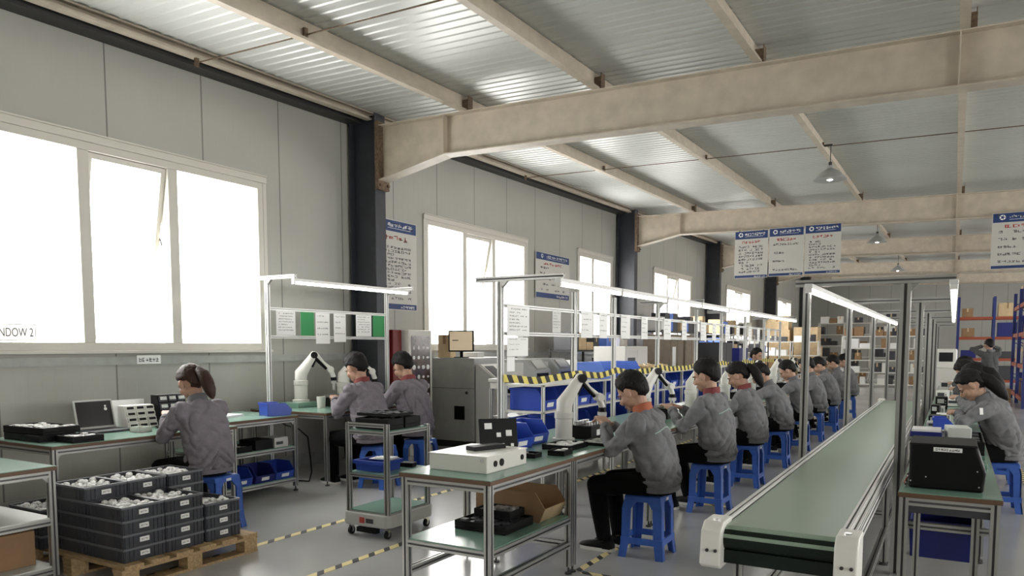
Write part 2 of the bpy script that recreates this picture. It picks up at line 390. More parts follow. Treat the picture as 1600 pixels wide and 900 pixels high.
# ------------------------------------------------------------------ furniture builders
def workbench(label, x0, y0, x1, y1, z, shelves=(), leg_z0=0.05, group=None, front_legs=True, shelf_m=None, top_over=.01, inner=()):
    t = T('workbench', label, 'workbench', (x0, y0, 0), 0, group); w, l = x1-x0, y1-y0
    MB().b(-top_over, -top_over, z-.028, w+top_over, l+top_over, z-.004).build('tabletop', m_brown, t, bevel=.002)
    MB().b(-top_over+.004, -top_over+.004, z-.0045, w+top_over-.004, l+top_over-.004, z).build('bench_mat', m_mat, t)
    ys = [.02, l-.02] + list(inner)
    for x in (.02, w-.02):
        for y in ys:
            g = MB().alu((x, y, leg_z0), (x, y, z-.028)).build('leg', m_alu, t)
            f = MB(); f.cyl((x, y, 0), (x, y, .012), .024, n=12).cyl((x, y, .012), (x, y, leg_z0), .007, n=8); f.build('foot', m_dark, g)
    def rails(zc, name='rail'):
        for x in (.02, w-.02): MB().alu((x, .04, zc), (x, l-.04, zc)).build(name, m_alu, t)
        for y in (.02, l-.02): MB().alu((.04, y, zc), (w-.04, y, zc)).build(name, m_alu, t)
    rails(z-.05)
    for x, sx in ((.04, 1), (w-.04, -1)):
        for y, sy in ((.04, 1), (l-.04, -1)):
            MB().prism([(y, z-.07), (y+sy*.035, z-.07), (y, z-.105)], 0, x-.03 if sx > 0 else x, x if sx > 0 else x+.03).build('corner_bracket', m_alu, t)
    for s in shelves:
        rails(s-.024, 'shelf_rail')
        MB().b(.012, .012, s-.004, w-.012, l-.012, s+.004).build('shelf', shelf_m or m_mat, t)
    return t
def stool_proto():
    t = T('plastic_stool', 'x', 'stool'); h = .45; a, b = .125, .165
    mb = MB(); mb.loft([[(sx*r, sy*r, z) for sx, sy in ((-1, -1), (1, -1), (1, 1), (-1, 1))] for r, z in ((a+.012, h-.05), (a+.008, h-.01), (a-.005, h))])
    mb.build('seat', m_blue, t, bevel=.012)
    for sx in (-1, 1):
        for sy in (-1, 1):
            mb = MB()
            for ax in (0, 1):
                rr = []
                for z, q, wd in ((0, b, .055), (.14, b-.017, .06), (h-.1, a+.02, .065), (h-.035, a+.008, .10)):
                    o, i = q, q-.012
                    if ax == 0: p = [(sx*o, sy*o), (sx*i, sy*o), (sx*i, sy*(o-wd)), (sx*o, sy*(o-wd))]
                    else: p = [(sx*o, sy*o), (sx*o, sy*i), (sx*(o-wd), sy*i), (sx*(o-wd), sy*o)]
                    rr.append([(x, y, z) for x, y in p])
                mb.loft(rr)
            mb.build('leg', m_blue, t)
    for k in range(4):
        q = .148; mb = MB()
        if k < 2: s = (1, -1)[k]; mb.b(-q, s*q-.006, .10, q, s*q+.006, .145)
        else: s = (1, -1)[k-2]; mb.b(s*q-.006, -q, .10, s*q+.006, q, .145)
        mb.build('stretcher', m_blue, t)
    MB().b(a+.012, -.02, h-.042, a+.0155, .03, h-.022).build('sticker', m_label, t)
    return t
STOOL = stool_proto(); stool_n = [0]
def stool(x, y, rz, label, group=None):
    if not stool_n[0]:
        stool_n[0] = 1; STOOL.location = (x, y, 0); STOOL.rotation_euler = (0, 0, rz); STOOL['label'] = label
        if group: STOOL['group'] = group
        return STOOL
    o = dup(STOOL, (x, y, 0), rz, label)
    if group: o['group'] = group
    elif 'group' in o: del o['group']
    return o
def hopper_bin(label, loc, rz, w=.3, d=.24, h=.17, m=None, group=None, fill=True):
    # open-fronted picking bin; front is local +x
    m = m or m_blueb; t = T('picking_bin', label, 'bin', loc, rz, group); e = .006
    mb = MB(); side = [(-d/2, 0), (d/2-.02, 0), (d/2, h*.45), (d/2-.07, h), (-d/2, h)]
    for y in (-w/2, w/2-e): mb.prism([(a, b) for a, b in side], 1, y, y+e)
    mb.b(-d/2, -w/2, 0, d/2-.02, w/2, e).b(-d/2, -w/2, 0, -d/2+e, w/2, h)
    mb.loft([[(x, y, z) for x, z in ((d/2-.02, 0), (d/2, h*.45), (d/2-e, h*.45), (d/2-.02-e, 0))] for y in (-w/2, w/2)])
    mb.build('body', m, t, bevel=.002)
    mb = MB(); mb.b(-d/2-.008, -w/2-.008, h-.02, d/2-.07, -w/2+.002, h).b(-d/2-.008, w/2-.002, h-.02, d/2-.07, w/2+.008, h).b(-d/2-.008, -w/2, h-.02, -d/2, w/2, h)
    mb.build('rim', m, t)
    n = MB(); Rm = Matrix.Rotation(math.atan2(h*.45, .02)-PI/2, 3, 'Y'); n.obox((d/2-.006, 0, h*.24), (.003, w*.4, h*.2), Matrix.Rotation(math.atan2(.02, h*.45), 3, 'Y')); n.build('label_card', m_label, t)
    return t
def tote(label, loc, rz, w, d, h, m, group=None):
    t = T('plastic_tote', label, 'tote', loc, rz, group); e = .006
    mb = MB(); s = .93
    for a in ((-1, 0), (1, 0), (0, -1), (0, 1)):
        if a[0]: mb.loft([[(a[0]*w/2*s, -d/2*s, 0), (a[0]*w/2, -d/2, h), (a[0]*w/2, d/2, h), (a[0]*w/2*s, d/2*s, 0)], [(a[0]*(w/2*s-e), -d/2*s, 0), (a[0]*(w/2-e), -d/2, h), (a[0]*(w/2-e), d/2, h), (a[0]*(w/2*s-e), d/2*s, 0)]])
        else: mb.loft([[(-w/2*s, a[1]*d/2*s, 0), (-w/2, a[1]*d/2, h), (w/2, a[1]*d/2, h), (w/2*s, a[1]*d/2*s, 0)], [(-w/2*s, a[1]*(d/2*s-e), 0), (-w/2, a[1]*(d/2-e), h), (w/2, a[1]*(d/2-e), h), (w/2*s, a[1]*(d/2*s-e), 0)]])
    mb.b(-w/2*s, -d/2*s, 0, w/2*s, d/2*s, e); mb.build('body', m, t)
    r = MB()
    for y in (-d/2-.012, d/2): r.b(-w/2-.012, y, h-.03, w/2+.012, y+.012, h)
    for x in (-w/2-.012, w/2): r.b(x, -d/2, h-.03, x+.012, d/2, h)
    r.build('rim', m, t, bevel=.002); return t
def tray(label, loc, rz, w, d, h, fill=None, group=None, m=None, name='parts_tray', seed=1):
    m = m or m_black; t = T(name, label, 'tray', loc, rz, group); e = .008
    mb = MB(); mb.b(-w/2, -d/2, 0, w/2, d/2, h*.35)
    for y in (-d/2, d/2-e): mb.b(-w/2, y, h*.35, w/2, y+e, h)
    for x in (-w/2, w/2-e): mb.b(x, -d/2+e, h*.35, x+e, d/2-e, h)
    mb.build('body', m, t, bevel=.003)
    if fill:
        rn = random.Random(seed); f = MB(); nx, ny = max(2, int(w/.055)), max(2, int(d/.055))
        for i in range(nx):
            for j in range(ny):
                if rn.random() < .2: continue
                x, y = -w/2+.02+(i+.5)*(w-.04)/nx, -d/2+.02+(j+.5)*(d-.04)/ny; a, b_ = .4*(w-.04)/nx, .4*(d-.04)/ny
                f.b(x-a, y-b_, h*.35, x+a, y+b_, h*(.75+.35*rn.random()))
        o = f.build('parts', fill, t); o['kind'] = 'stuff'
    return t
def carton(label, loc, rz, w, d, h, m=None, group=None, tape=True, name='carton'):
    t = T(name, label, 'box', loc, rz, group); MB().b(-w/2, -d/2, 0, w/2, d/2, h).build('body', m or m_card, t, bevel=.004)
    if tape: MB().b(-.025, -d/2-.001, h*.6, .025, d/2+.001, h+.001).build('tape', m_cardl if m is not m_cardl else m_card, t)
    return t
def led(label, p, L, group=None, first=True):
    t = T('led_tube_light', label, 'light', p, 0, group)
    MB().b(-.024, 0, 0, .024, L, .03).build('housing', m_aluw, t, bevel=.003)
    MB().cyl((0, .02, -.014), (0, L-.02, -.014), .015, n=10).build('tube', m_led, t, smooth=True)
    for y in (0, L-.02): MB().b(-.02, y, -.03, .02, y+.02, 0).build('end_cap', m_white, t)
    return t
def sign(name, label, cat, o, r, w, h, lines, title_n=6, emblem=True, blue=.14, foot=.07, group=None, seed=0, lo=.08, left=.0, parent=None):
    o, r = V(o), V(r); u = V((0, 0, 1)); n = r.cross(u)
    t = T(name, label, cat, o, 0, group); e = n*.0015
    def q(mb, x0, y0, x1, y1, k=1): mb.quad([r*x+u*y+e*k for x, y in ((x0, y0), (x1, y0), (x1, y1), (x0, y1))])
    mb = MB(); mb.loft([[r*x+u*y-n*d for x, y in ((0, 0), (w, 0), (w, h), (0, h))] for d in (.0, .008)]); mb.build('panel', m_signw, t)
    mb = MB()
    if blue: q(mb, w*.015, h*(1-blue), w*.985, h*.99)
    mb.build('header', m_signb, t)
    mb = MB(); q(mb, w*.015, h*.01, w*.985, h*foot); mb.build('footer', m_signb, t)
    hb = MB(); glyphs(hb, r*(w*.3)+u*(h*(1-blue*.62))+e*2, r, u, w*.62, 9, h*blue*.32, seed+1); q(hb, w*.3, h*(1-blue*.75), w*.85, h*(1-blue*.72), 2)
    glyphs(hb, r*(w*.6)+u*(h*foot*.3)+e*2, r, u, w*.34, 7, h*foot*.4, seed+2)
    hb.build('header_lettering', m_label, t)
    if emblem:
        em = MB(); c = r*(w*.18)+u*(h*(1-blue*.48))+e*2; ra = h*blue*.3
        for i in range(5):
            a0, a1 = 2*PI*i/5+.15, 2*PI*(i+1)/5-.15
            em.quad([c+(r*math.cos(a)+u*math.sin(a))*k for a, k in ((a0, ra*.5), (a0, ra), (a1, ra), (a1, ra*.5))])
        em.build('emblem', m_label, t)
    tb = MB(); glyphs(tb, r*(w*.22)+u*(h*(1-blue-.1))+e, r, u, w*.56, title_n, h*.055, seed+3); tb.build('title_lettering', m_printr, t)
    bb = MB(); rn = random.Random(seed); y = h*(1-blue-.19)
    for k in range(lines):
        ww = w*.74*(1 if rn.random() < .7 else .45); st = (h*(1-blue-.19)-h*(foot+.05))/max(1, lines-1) if lines > 1 else 0
        glyphs(bb, r*(w*.12)+u*(y-k*st)+e, r, u, ww, int(ww/w*13), min(h*.044, st*.66 if st else h*.03), seed+10+k, lo)
    bb.build('body_lettering', m_print, t); return t
def sheet(label, o, r, w, h, m=None, lines=6, seed=0, group=None):
    o, r = V(o), V(r); u = V((0, 0, 1)); n = r.cross(u); t = T('notice_sheet', label, 'notice', o, 0, group)
    mb = MB(); mb.loft([[r*x+u*y-n*d for x, y in ((0, 0), (w, 0), (w, h), (0, h))] for d in (0, .002)]); mb.build('sheet', m or m_paper, t)
    if lines:
        lb = MB(); rn = random.Random(seed)
        for k in range(lines):
            z = h*(.88-k*.8/lines); glyphs(lb, r*(w*.1)+u*z+n*.001, r, u, w*.8*rn.choice((1, 1, .6)), 10, h*.04, seed+k, .15)
        lb.build('lettering', m_print, t)
    return t
def robot(label, loc, rz, group=None):
    t = T('industrial_robot', label, 'robot', loc, rz, group)   # reach along local +x
    MB().lathe((0, 0, 0), [(.085, 0), (.085, .02), (.066, .025), (.066, .17), (.072, .175), (.072, .215), (.06, .22)]).build('base', m_offw, t, smooth=True)
    a, b, c, d = V((-.0, 0, .22)), V((.005, 0, .29)), V((.135, 0, .475)), V((.30, 0, .325))
    mb = MB(); mb.tube([a, b, b+(c-b)*.35, c], [.06, .066, .052, .038], 14).sph(c, .04, 12); lo = mb.build('lower_link', m_white, t, smooth=True)
    mb = MB(); q = (c-b).normalized(); n = V((q.z, 0, -q.x)); mb.tube([b+(c-b)*.5+n*.046, b+(c-b)*.97+n*.030], [.02, .02], 10); mb.build('motor_cover', m_black, lo)
    j = MB(); j.cyl((c.x, -.055, c.z), (c.x, .05, c.z), .034, n=16); j.build('elbow_joint', m_black, t, smooth='auto')
    mb = MB(); mb.tube([c+V((.01, .04, .01)), c+(d-c)*.55+V((0, .03, 0)), d], [.034, .024, .026], 12); mb.build('forearm', m_white, t, smooth=True)
    mb = MB(); mb.tube([c+V((0, -.01, -.02)), c+(d-c)*.75+V((0, -.005, -.03))], [.02, .014], 8); mb.build('cable_duct', m_black, t)
    mb = MB(); mb.sph(d, .036, 12).cyl(d+V((0, -.045, 0)), d+V((0, .045, 0)), .03, n=14).cyl(d, d+V((.03, 0, -.08)), .025, n=12); w = mb.build('wrist', m_white, t, smooth='auto')
    MB().cyl(d+V((.03, 0, -.08)), d+V((.03, 0, -.115)), .03, n=12).build('flange', m_black, w)
    mb = MB(); g = d+V((.03, 0, -.115)); mb.b(g.x-.025, -.03, g.z-.03, g.x+.025, .03, g.z).b(g.x-.01, -.03, g.z-.1, g.x+.01, -.02, g.z-.03).b(g.x-.01, .02, g.z-.1, g.x+.01, .03, g.z-.03); mb.build('gripper', m_lgrey, t)
    return t
def fixture(label, loc, rz, group=None):
    t = T('test_fixture', label, 'fixture', loc, rz, group)
    MB().b(-.13, -.09, 0, .13, .09, .105).build('housing', m_black, t, bevel=.006)
    mb = MB()
    for i in range(5):
        for j in (-1, 1): mb.cyl((-.1+i*.05, j*.05, .105), (-.1+i*.05, j*.05, .135), .016, n=10)
    mb.build('clamp', m_steel, t)
    MB().b(-.03, -.094, .025, .03, -.09, .07).build('label_card', m_label, t)
    MB().cyl((.08, -.09, .05), (.08, -.1, .05), .02, n=12).build('dial', m_lgrey, t)
    return t
# ------------------------------------------------------------------ people
def person(label, x, y, face, seat=.45, s=1.0, lean=.25, hp=.5, hy=0, hr=0, hs=1.12, clear=.835, edge=.325, hands=None, hair='short', jm=None, cm=None, vox=1.0, pose='sit', group=None, hm=None, knee=.14, piping=False, tuck=0, curl=1.0, feet=None, badge=False):
    t = T('person', label, 'person', (x, y, 0), face, group); jm = jm or m_jack
    z0 = seat + .085 if pose == 'sit' else .93*s
    def dirv(a): return V((0, math.sin(a), math.cos(a)))
    P = V((0, -.03, z0)); sp = [(P, .06)]
    for L, a in ((.13*s, lean*.35), (.17*s, lean*.8), (.15*s, lean*1.15), (.075*s, lean*1.35), (.042*s, lean*1.5)):
        P = P + dirv(a)*L; sp.append((P, a))
    pel, wa, ch, sh, nb, nt = [q[0] for q in sp]; a_sh = sp[3][1]
    def ring(c, a, rx, ry, n=22):
        f = V((0, math.cos(a), -math.sin(a))); out = []
        for i in range(n):
            th = 2*PI*i/n; cx, sy = math.cos(th), math.sin(th); e = .82
            out.append(c + V((1, 0, 0))*rx*math.copysign(abs(cx)**e, cx) + f*ry*math.copysign(abs(sy)**e, sy))
        return out
    fw = V((0, math.cos(a_sh), -math.sin(a_sh))); upv = dirv(a_sh)
    sj = [sh + V((sx*.175*s, 0, 0)) - upv*.0 for sx in (-1, 1)]
    if hands is None: hands = ((-.09, .385, .915), (.10, .385, .915))
    l1, l2 = .285*s, .25*s; arms = []
    for sx, S0, Wt in zip((-1, 1), sj, hands):
        Wt = V(Wt); d = Wt-S0; D = min(d.length, (l1+l2)*.985); dn_ = d.normalized(); Wt = S0+dn_*D
        a = (l1*l1 - l2*l2 + D*D)/(2*D); hgt = math.sqrt(max(0, l1*l1-a*a)); pole = V((sx*.55, -.35, -.8)) if Wt.z < S0.z+.05 else V((sx*.9, .2, -.3)); pole = (pole - dn_*pole.dot(dn_)).normalized()
        best = None                              # swing the elbow down as far as the bench top allows
        for q in range(0, 19):
            pl = Matrix.Rotation(sx*q*PI/18*.75, 3, dn_) @ pole; pm = Matrix.Rotation(-sx*q*PI/18*.75, 3, dn_) @ pole
            for p_ in (pl, pm):
                E_ = S0+dn_*a+p_*hgt; bad = max([max(0, clear-w_.z) for w_ in [E_.lerp(Wt, m_/8) for m_ in range(8)]+[S0.lerp(E_, m_/8) for m_ in range(4, 9)] if w_.y > edge-.02] or [0]); sc_ = bad*20 + q*.02 + max(0, .1-E_.x*sx)*5
                if best is None or sc_ < best[0]: best = (sc_, E_)
        arms.append((S0, best[1], Wt))
    # body
    mb = MB(); k = .82
    mb.loft([ring(pel, 0, .13*k, .11*k), ring(wa, sp[1][1], .14*k, .10*k), ring(ch, sp[2][1], .15*k, .105*k), ring(sh-upv*.02, a_sh, .15*k, .08*k), ring(nb, a_sh, .06, .055)])
    hd_a = hp; hc = nt + V((0, .012, 0)) + dirv(hp*.8)*.098*s*hs
    Hm = Matrix.Rotation(hy, 3, 'Z') @ Matrix.Rotation(-hp, 3, 'X') @ Matrix.Rotation(hr, 3, 'Y')
    def hpnt(p): return hc + Hm @ (V(p)*s*hs)
    nr = [nb-upv*.04, nb+dirv(sp[4][1])*.03, hpnt((0, -.02, -.05))]
    mb.tube(nr, [.062*s, .054*s, .054*s], 14)
    def el(c, r): mb.sph(hpnt(c), [v*s*hs for v in r], 16, Hm)
    el((0, -.012, .028), (.076, .096, .094)); el((0, .030, -.03), (.061, .062, .078)); el((0, .056, -.085), (.032, .03, .028)); el((0, .02, -.065), (.054, .055, .04))
    el((0, .076, .016), (.052, .02, .012)); el((-.038, .06, -.03), (.026, .028, .028)); el((.038, .06, -.03), (.026, .028, .028))
    mb.tube([hpnt((0, .088, .008)), hpnt((0, .104, -.018)), hpnt((0, .112, -.03))], [.009*s, .012*s, .013*s], 8); el((0, .098, -.036), (.018, .014, .009))
    el((0, .088, -.062), (.024, .011, .006)); el((0, .086, -.072), (.02, .011, .006))
    for sx in (-1, 1): el((sx*.087, -.002, -.010), (.014, .022, .035))
    for (A, B, C), sx in zip(arms, (-1, 1)):
        mb.tube([A, A+(B-A)*.5, B, B+(C-B)*.5, C], [.04*s, .036*s, .032*s, .029*s, .024*s], 12)
        d = (C-B).normalized(); d = (d + V((-sx*.12, .25, -.12 if tuck == 0 else -.5))).normalized(); side = d.cross(V((0, 0, 1))).normalized()*(1); nrm = side.cross(d).normalized()
        if nrm.z < 0: nrm = -nrm
        Cw = C + d*.012
        mb.loft([[Cw+d*q+side*(ww*cx)+nrm*(tt*cy) for cx, cy in ((-1, -.6), (-.6, -1), (.6, -1), (1, -.6), (1, .6), (.6, 1), (-.6, 1), (-1, .6))] for q, ww, tt in ((-.02, .024*s, .02*s), (.02, .034*s, .017*s), (.055, .042*s, .015*s), (.085*s, .041*s, .013*s))])
        for i, (off, ln) in enumerate(((-.031, .068), (-.0105, .078), (.0105, .074), (.031, .058))):
            p = Cw + d*.082*s + side*off*s; dd = d.copy(); pts = [Cw+d*.045+side*off*s, p]
            for q in range(3):
                dd = (Matrix.Rotation(-curl*(.32+.06*i), 3, side) @ dd) if side.cross(d).dot(nrm) > 0 else (Matrix.Rotation(curl*(.32+.06*i), 3, side) @ dd)
                p = p + dd*ln*s*(.42, .33, .25)[q]; pts.append(p)
            mb.tube(pts, [.0095*s, .0095*s, .009*s, .0085*s, .0075*s], 8)
        ths = -sx  # thumb on the inner side
        inn = side if side.x*sx < 0 else -side
        p = Cw+d*.02+inn*.028*s; mb.tube([p, p+(d*.6+inn*.7-nrm*.2).normalized()*.036*s, p+(d*.6+inn*.7-nrm*.2).normalized()*.036*s+(d*.95+inn*.1-nrm*.3).normalized()*.032*s, p+(d*.6+inn*.7-nrm*.2).normalized()*.036*s+(d*.95-inn*.1-nrm*.35).normalized()*.055*s], [.013*s, .011*s, .0095*s, .008*s], 8)
    if pose == 'sit':
        hj = [V((sx*.085, .0, z0-.01)) for sx in (-1, 1)]; kn = [V((sx*knee, .40*s, max(.46, seat+.045))) for sx in (-1, 1)]
        ft = feet or ((-knee+.01, .37, .08), (knee-.01, .30, .08)); an = [V(f) for f in ft]
    else:
        hj = [V((sx*.09, 0, z0-.02)) for sx in (-1, 1)]; kn = [V((sx*.10, .02, .50*s)) for sx in (-1, 1)]; an = [V((sx*.11, -.02, .08)) for sx in (-1, 1)]
    for h_, k_, a_ in zip(hj, kn, an): mb.tube([h_, h_+(k_-h_)*.6, k_, k_+(a_-k_)*.4, a_], [.07, .058, .048, .046, .032], 12); mb.sph(a_+V((0, .05, -.045)), (.03, .09, .025), 10)
    body = link('body', remesh(mb, .0052*vox, 2), m_skin, t, smooth=True)
    # jacket
    mb = MB(); j = 1.0*s
    mb.loft([ring(pel-V((0, 0, .035)), 0, .175*j, .135*j), ring(pel+V((0, 0, .01)), .05, .195*j, .152*j), ring(wa, sp[1][1], .192*j, .148*j), ring(ch, sp[2][1], .195*j, .142*j), ring(sh-upv*.03, a_sh, .185*j, .112*j), ring(sh+upv*.035, a_sh, .135*j, .082*j), ring(nb+upv*.005, a_sh, .075*j, .066*j)])
    for (A, B, C), sx in zip(arms, (-1, 1)):
        B2 = B-(A-B).normalized()*.0
        mb.sph(A-V((sx*.01, 0, .005)), .082*j, 12); mb.tube([A, A+(B-A)*.5, B, B+(C-B)*.45, C-(C-B)*.04], [.078*j, .070*j, .062*j, .054*j, .043*j], 14); mb.sph(B, .062*j, 12)
    me = remesh(mb, .011*vox, 3)
    sd = random.random()*50; nrm = [v.normal.copy() for v in me.vertices]
    for v, n in zip(me.vertices, nrm):
        p = v.co; q = V((p.x*4.5+sd, p.y*4.5, p.z*13+abs(p.x)*13)); a = 1-abs(noise.noise(q))*2; b_ = noise.noise(V((p.x*24+p.z*10, p.y*24, p.z*20+sd)))
        lowf = max(0, 1-abs(p.z-(pel.z+.06))/.14); armf = .5
        r1 = max(0, a)**2; r2 = max(0, 1-abs(noise.noise(V((p.x*7+sd, p.y*7+3, p.z*5+p.x*4))))*3)**2
        v.co = p + n*(.003 - r1*.016*(.55+1.6*lowf) - r2*.015 + b_*.004)
    jk = link('jacket', me, jm, t, smooth=True)
    hb = MB(); hb.loft([ring(pel-V((0, 0, .06)), 0, .158*j, .122*j), ring(pel-V((0, 0, .055)), 0, .172*j, .135*j), ring(pel-V((0, 0, .02)), .0, .178*j, .14*j)]); hb.build('hem_band', jm, jk, smooth=True)
    if piping or badge:
        bv = BVHTree.FromPolygons([v.co[:] for v in me.vertices], [p.vertices[:] for p in me.polygons])
    if piping:
        pts = []
        for i in range(15):
            xx = (-.15+.3*i/14)*j; o = sh - upv*.085 - fw*.5 + V((xx, 0, 0)) + upv*(-.03*abs(xx)/.15); h_ = bv.ray_cast(o, fw)
            if h_[0]: pts.append(h_[0]-fw*.003)
        if len(pts) > 3: MB().tube(pts, .0055, 6).build('back_piping', m_pipe, jk, smooth=True)
    if badge:
        A, B, C = arms[0]; o = A+(B-A)*.35+V((-.4, 0, .05)); h_ = bv.ray_cast(o, V((1, 0, -.1)))
        if h_[0]:
            n_ = h_[1]; u_, w_ = MB().frame(n_); bb = MB(); bb.obox(h_[0]+n_*.004, (.06, .03, .003), Matrix((w_, u_, n_)).transposed()); bb.build('badge', m_label, jk)
    cb = MB(); cb.loft([ring(nb-upv*.012+fw*.0, a_sh, .078*j, .07*j), ring(nb+dirv(a_sh)*.042-fw*.010, a_sh, .070*j, .066*j), ring(nb+dirv(a_sh)*.046-fw*.010, a_sh, .061*j, .057*j), ring(nb-upv*.01, a_sh, .06*j, .056*j)]); cb.build('collar', cm or m_colg, t, smooth=True)
    for A, B, C in arms:
        d = (C-B).normalized(); MB().tube([C-d*.045, C-d*.02, C-d*.002], [.045*j, .043*j, .038*j], 14).build('cuff', jm, jk, smooth=True)
    # trousers and shoes
    mb = MB(); mb.sph((0, -.02, z0-.04), (.155*s, .125*s, .085) if pose == 'sit' else (.165*s, .13*s, .13), 16)
    for h_, k_, a_ in zip(hj, kn, an):
        mb.tube([h_, h_+(k_-h_)*.55, k_], [.098*s, .088*s, .07*s], 14); mb.sph(k_, .07*s, 12); mb.tube([k_, k_+(a_-k_)*.4, a_+V((0, 0, .005))], [.068*s, .066*s, .053*s], 14)
    me = remesh(mb, .012*vox, 3)
    if pose == 'sit':
        for v in me.vertices:
            if v.co.z < seat+.003 and v.co.y < .225 and abs(v.co.x) < .24 and v.co.z > seat-.12: v.co.z = seat+.003
    link('trousers', me, m_trou, t, smooth=True)
    for a_, sx in zip(an, (-1, 1)):
        o = V((a_.x, a_.y, 0))
        def sec(y, w, h, zb=.022): return [o+V((w*cx, y, zb+h*cz)) for cx, cz in ((-1, 0), (-.95, .5), (-.6, .92), (0, 1), (.6, .92), (.95, .5), (1, 0))]
        shoe = MB().loft([sec(-.075, .028, .05), sec(-.06, .038, .075), sec(0, .04, .078), sec(.06, .042, .06), (sec(.13, .045, .042)), sec(.175, .036, .03), sec(.195, .018, .018)]).build('shoe', m_black, t, smooth=True)
        so = MB(); pl = [(-.075, .034), (-.085, .0), (-.075, -.034), (0, -.04), (.06, -.042), (.13, -.047), (.18, -.036), (.2, 0), (.18, .036), (.13, .047), (.06, .042), (0, .04)]
        so.prism([(o.x+b_, o.y+a) for a, b_ in pl], 2, .001, .026); so.build('sole', m_white, shoe)
    # hair, brows, eyes
    hm = hm or m_hair; rows = []; nu, nv = 48, 34; rn = random.random()*30
    c0 = V((0, -.012, .028)); rr = V((.076, .096, .094))
    women = hair != 'short'
    def lerp(a, tb):
        for (x0, y0), (x1, y1) in zip(tb, tb[1:]):
            if x0 <= a <= x1: q = (a-x0)/(x1-x0); q = q*q*(3-2*q); return y0+(y1-y0)*q
        return tb[-1][1]
    ZT = [(0, .50), (.2, .47), (.30, .12), (.39, -.26), (.45, -.20), (.52, -.22), (.60, -.42), (.72, -.68), (1, -.78)] if not women else [(0, .46), (.2, .40), (.32, .05), (.45, -.15), (.6, -.3), (.75, -.7), (1, -.8)]
    for vv in range(1, nv):
        ph = -PI/2+PI*vv/nv; row = []
        for uu in range(nu):
            th = 2*PI*uu/nu; d = V((math.cos(ph)*math.sin(th), math.cos(ph)*math.cos(th), math.sin(ph)))
            az = abs((th+PI) % (2*PI)-PI)/PI          # 0 front, 1 back
            zl = lerp(az, ZT); f = max(0, min(1, (d.z-zl)/.30+.25)); f = f*f*(3-2*f)
            th_ = -.010 + f*(.023 + .006*max(0, d.z)) + f*.006*noise.noise(V((d.x*7+rn, d.y*7, d.z*4)))+f*.004*noise.noise(V((d.x*19+rn, d.y*19, d.z*7)))
            lz = 1+max(0, min(1, (az-.45)/.4))*.42*min(1, max(0, -d.z/.4))
            p = V((d.x*(rr.x+th_), d.y*(rr.y+th_), d.z*(rr.z*lz+th_))) + c0
            row.append(hpnt(p))
        rows.append(row)
    hr_ = MB().loft(rows).build('hair', hm, t, smooth=True)
    if hair == 'ponytail':
        pts = [(0, -.09, .03), (0, -.135, .028), (0, -.158, -.02), (.005, -.158, -.08), (.01, -.15, -.14), (.01, -.145, -.19), (.01, -.142, -.21)]
        MB().tube([hpnt(p) for p in pts], [q*s for q in (.02, .036, .048, .052, .046, .026, .006)], 14).build('ponytail', hm, hr_, smooth=True)
        mb = MB(); mb.tube([hpnt((0, -.104, .03)), hpnt((0, -.118, .03))], [.024*s, .024*s], 12); mb.build('hair_tie', m_dark, hr_)
    elif hair == 'long':
        pts = [(0, -.09, .0), (0, -.12, -.05), (.0, -.125, -.12), (.0, -.12, -.2), (.0, -.115, -.26)]
        MB().tube([hpnt(p) for p in pts], [q*s for q in (.06, .064, .058, .046, .012)], 14).build('ponytail', hm, hr_, smooth=True)
    fa = MB()
    for sx in (-1, 1):
        fa.sph(hpnt((sx*.031, .084, -.003)), (.013*s, .006*s, .0045*s), 8, Hm)
    fa.build('eyes', m_eye, t)
    fb = MB()
    for sx in (-1, 1): fb.tube([hpnt((sx*.014, .096, .018)), hpnt((sx*.033, .093, .022)), hpnt((sx*.05, .08, .017))], .0035*s, 6)
    fb.build('eyebrows', m_hair, t)
    return t
# ================================================================== left side, along the window wall
workbench('aluminium workbench with a brown board edge, black trays and a laptop under the big window', -6.5, 3.0, -5.59, 4.62, .78)
tray('long black tray of parts, lower of two stacked on the window workbench corner', (-6.12, 3.2, .78), 0, .50, .28, .05, None)
tray('long black tray with pale parts, upper of two stacked on the window workbench corner', (-6.13, 3.22, .831), .05, .52, .29, .055, m_parts, seed=3)
tray('short black tray with pale parts standing in front of the stacked long trays', (-5.72, 3.28, .78), 0, .23, .24, .05, m_parts, seed=4)
t = T('laptop', 'open black laptop with two white stickers, facing the room on the window workbench', 'laptop', (-6.28, 3.76, .78), 0)
MB().b(-.02, -.17, 0, .23, .17, .02).build('base', m_dgrey, t, bevel=.004)
MB().b(.01, -.15, .0205, .12, .15, .0225).build('keyboard', m_black, t)
sc_ = MB(); sc_.b(-.006, -.17, 0, .006, .17, .25); ld = sc_.build('lid', m_lgrey, t, bevel=.003); ld.location = (-.02, 0, .018); ld.rotation_euler = (0, -.22, 0)
o = MB().b(.0062, -.155, .02, .0075, .155, .235).build('screen', m_screen, ld)
MB().cyl((.0075, .1, .19), (.0085, .1, .19), .009, n=10).cyl((.0075, .1, .165), (.0085, .1, .165), .014, n=10).build('sticker', m_label, ld)
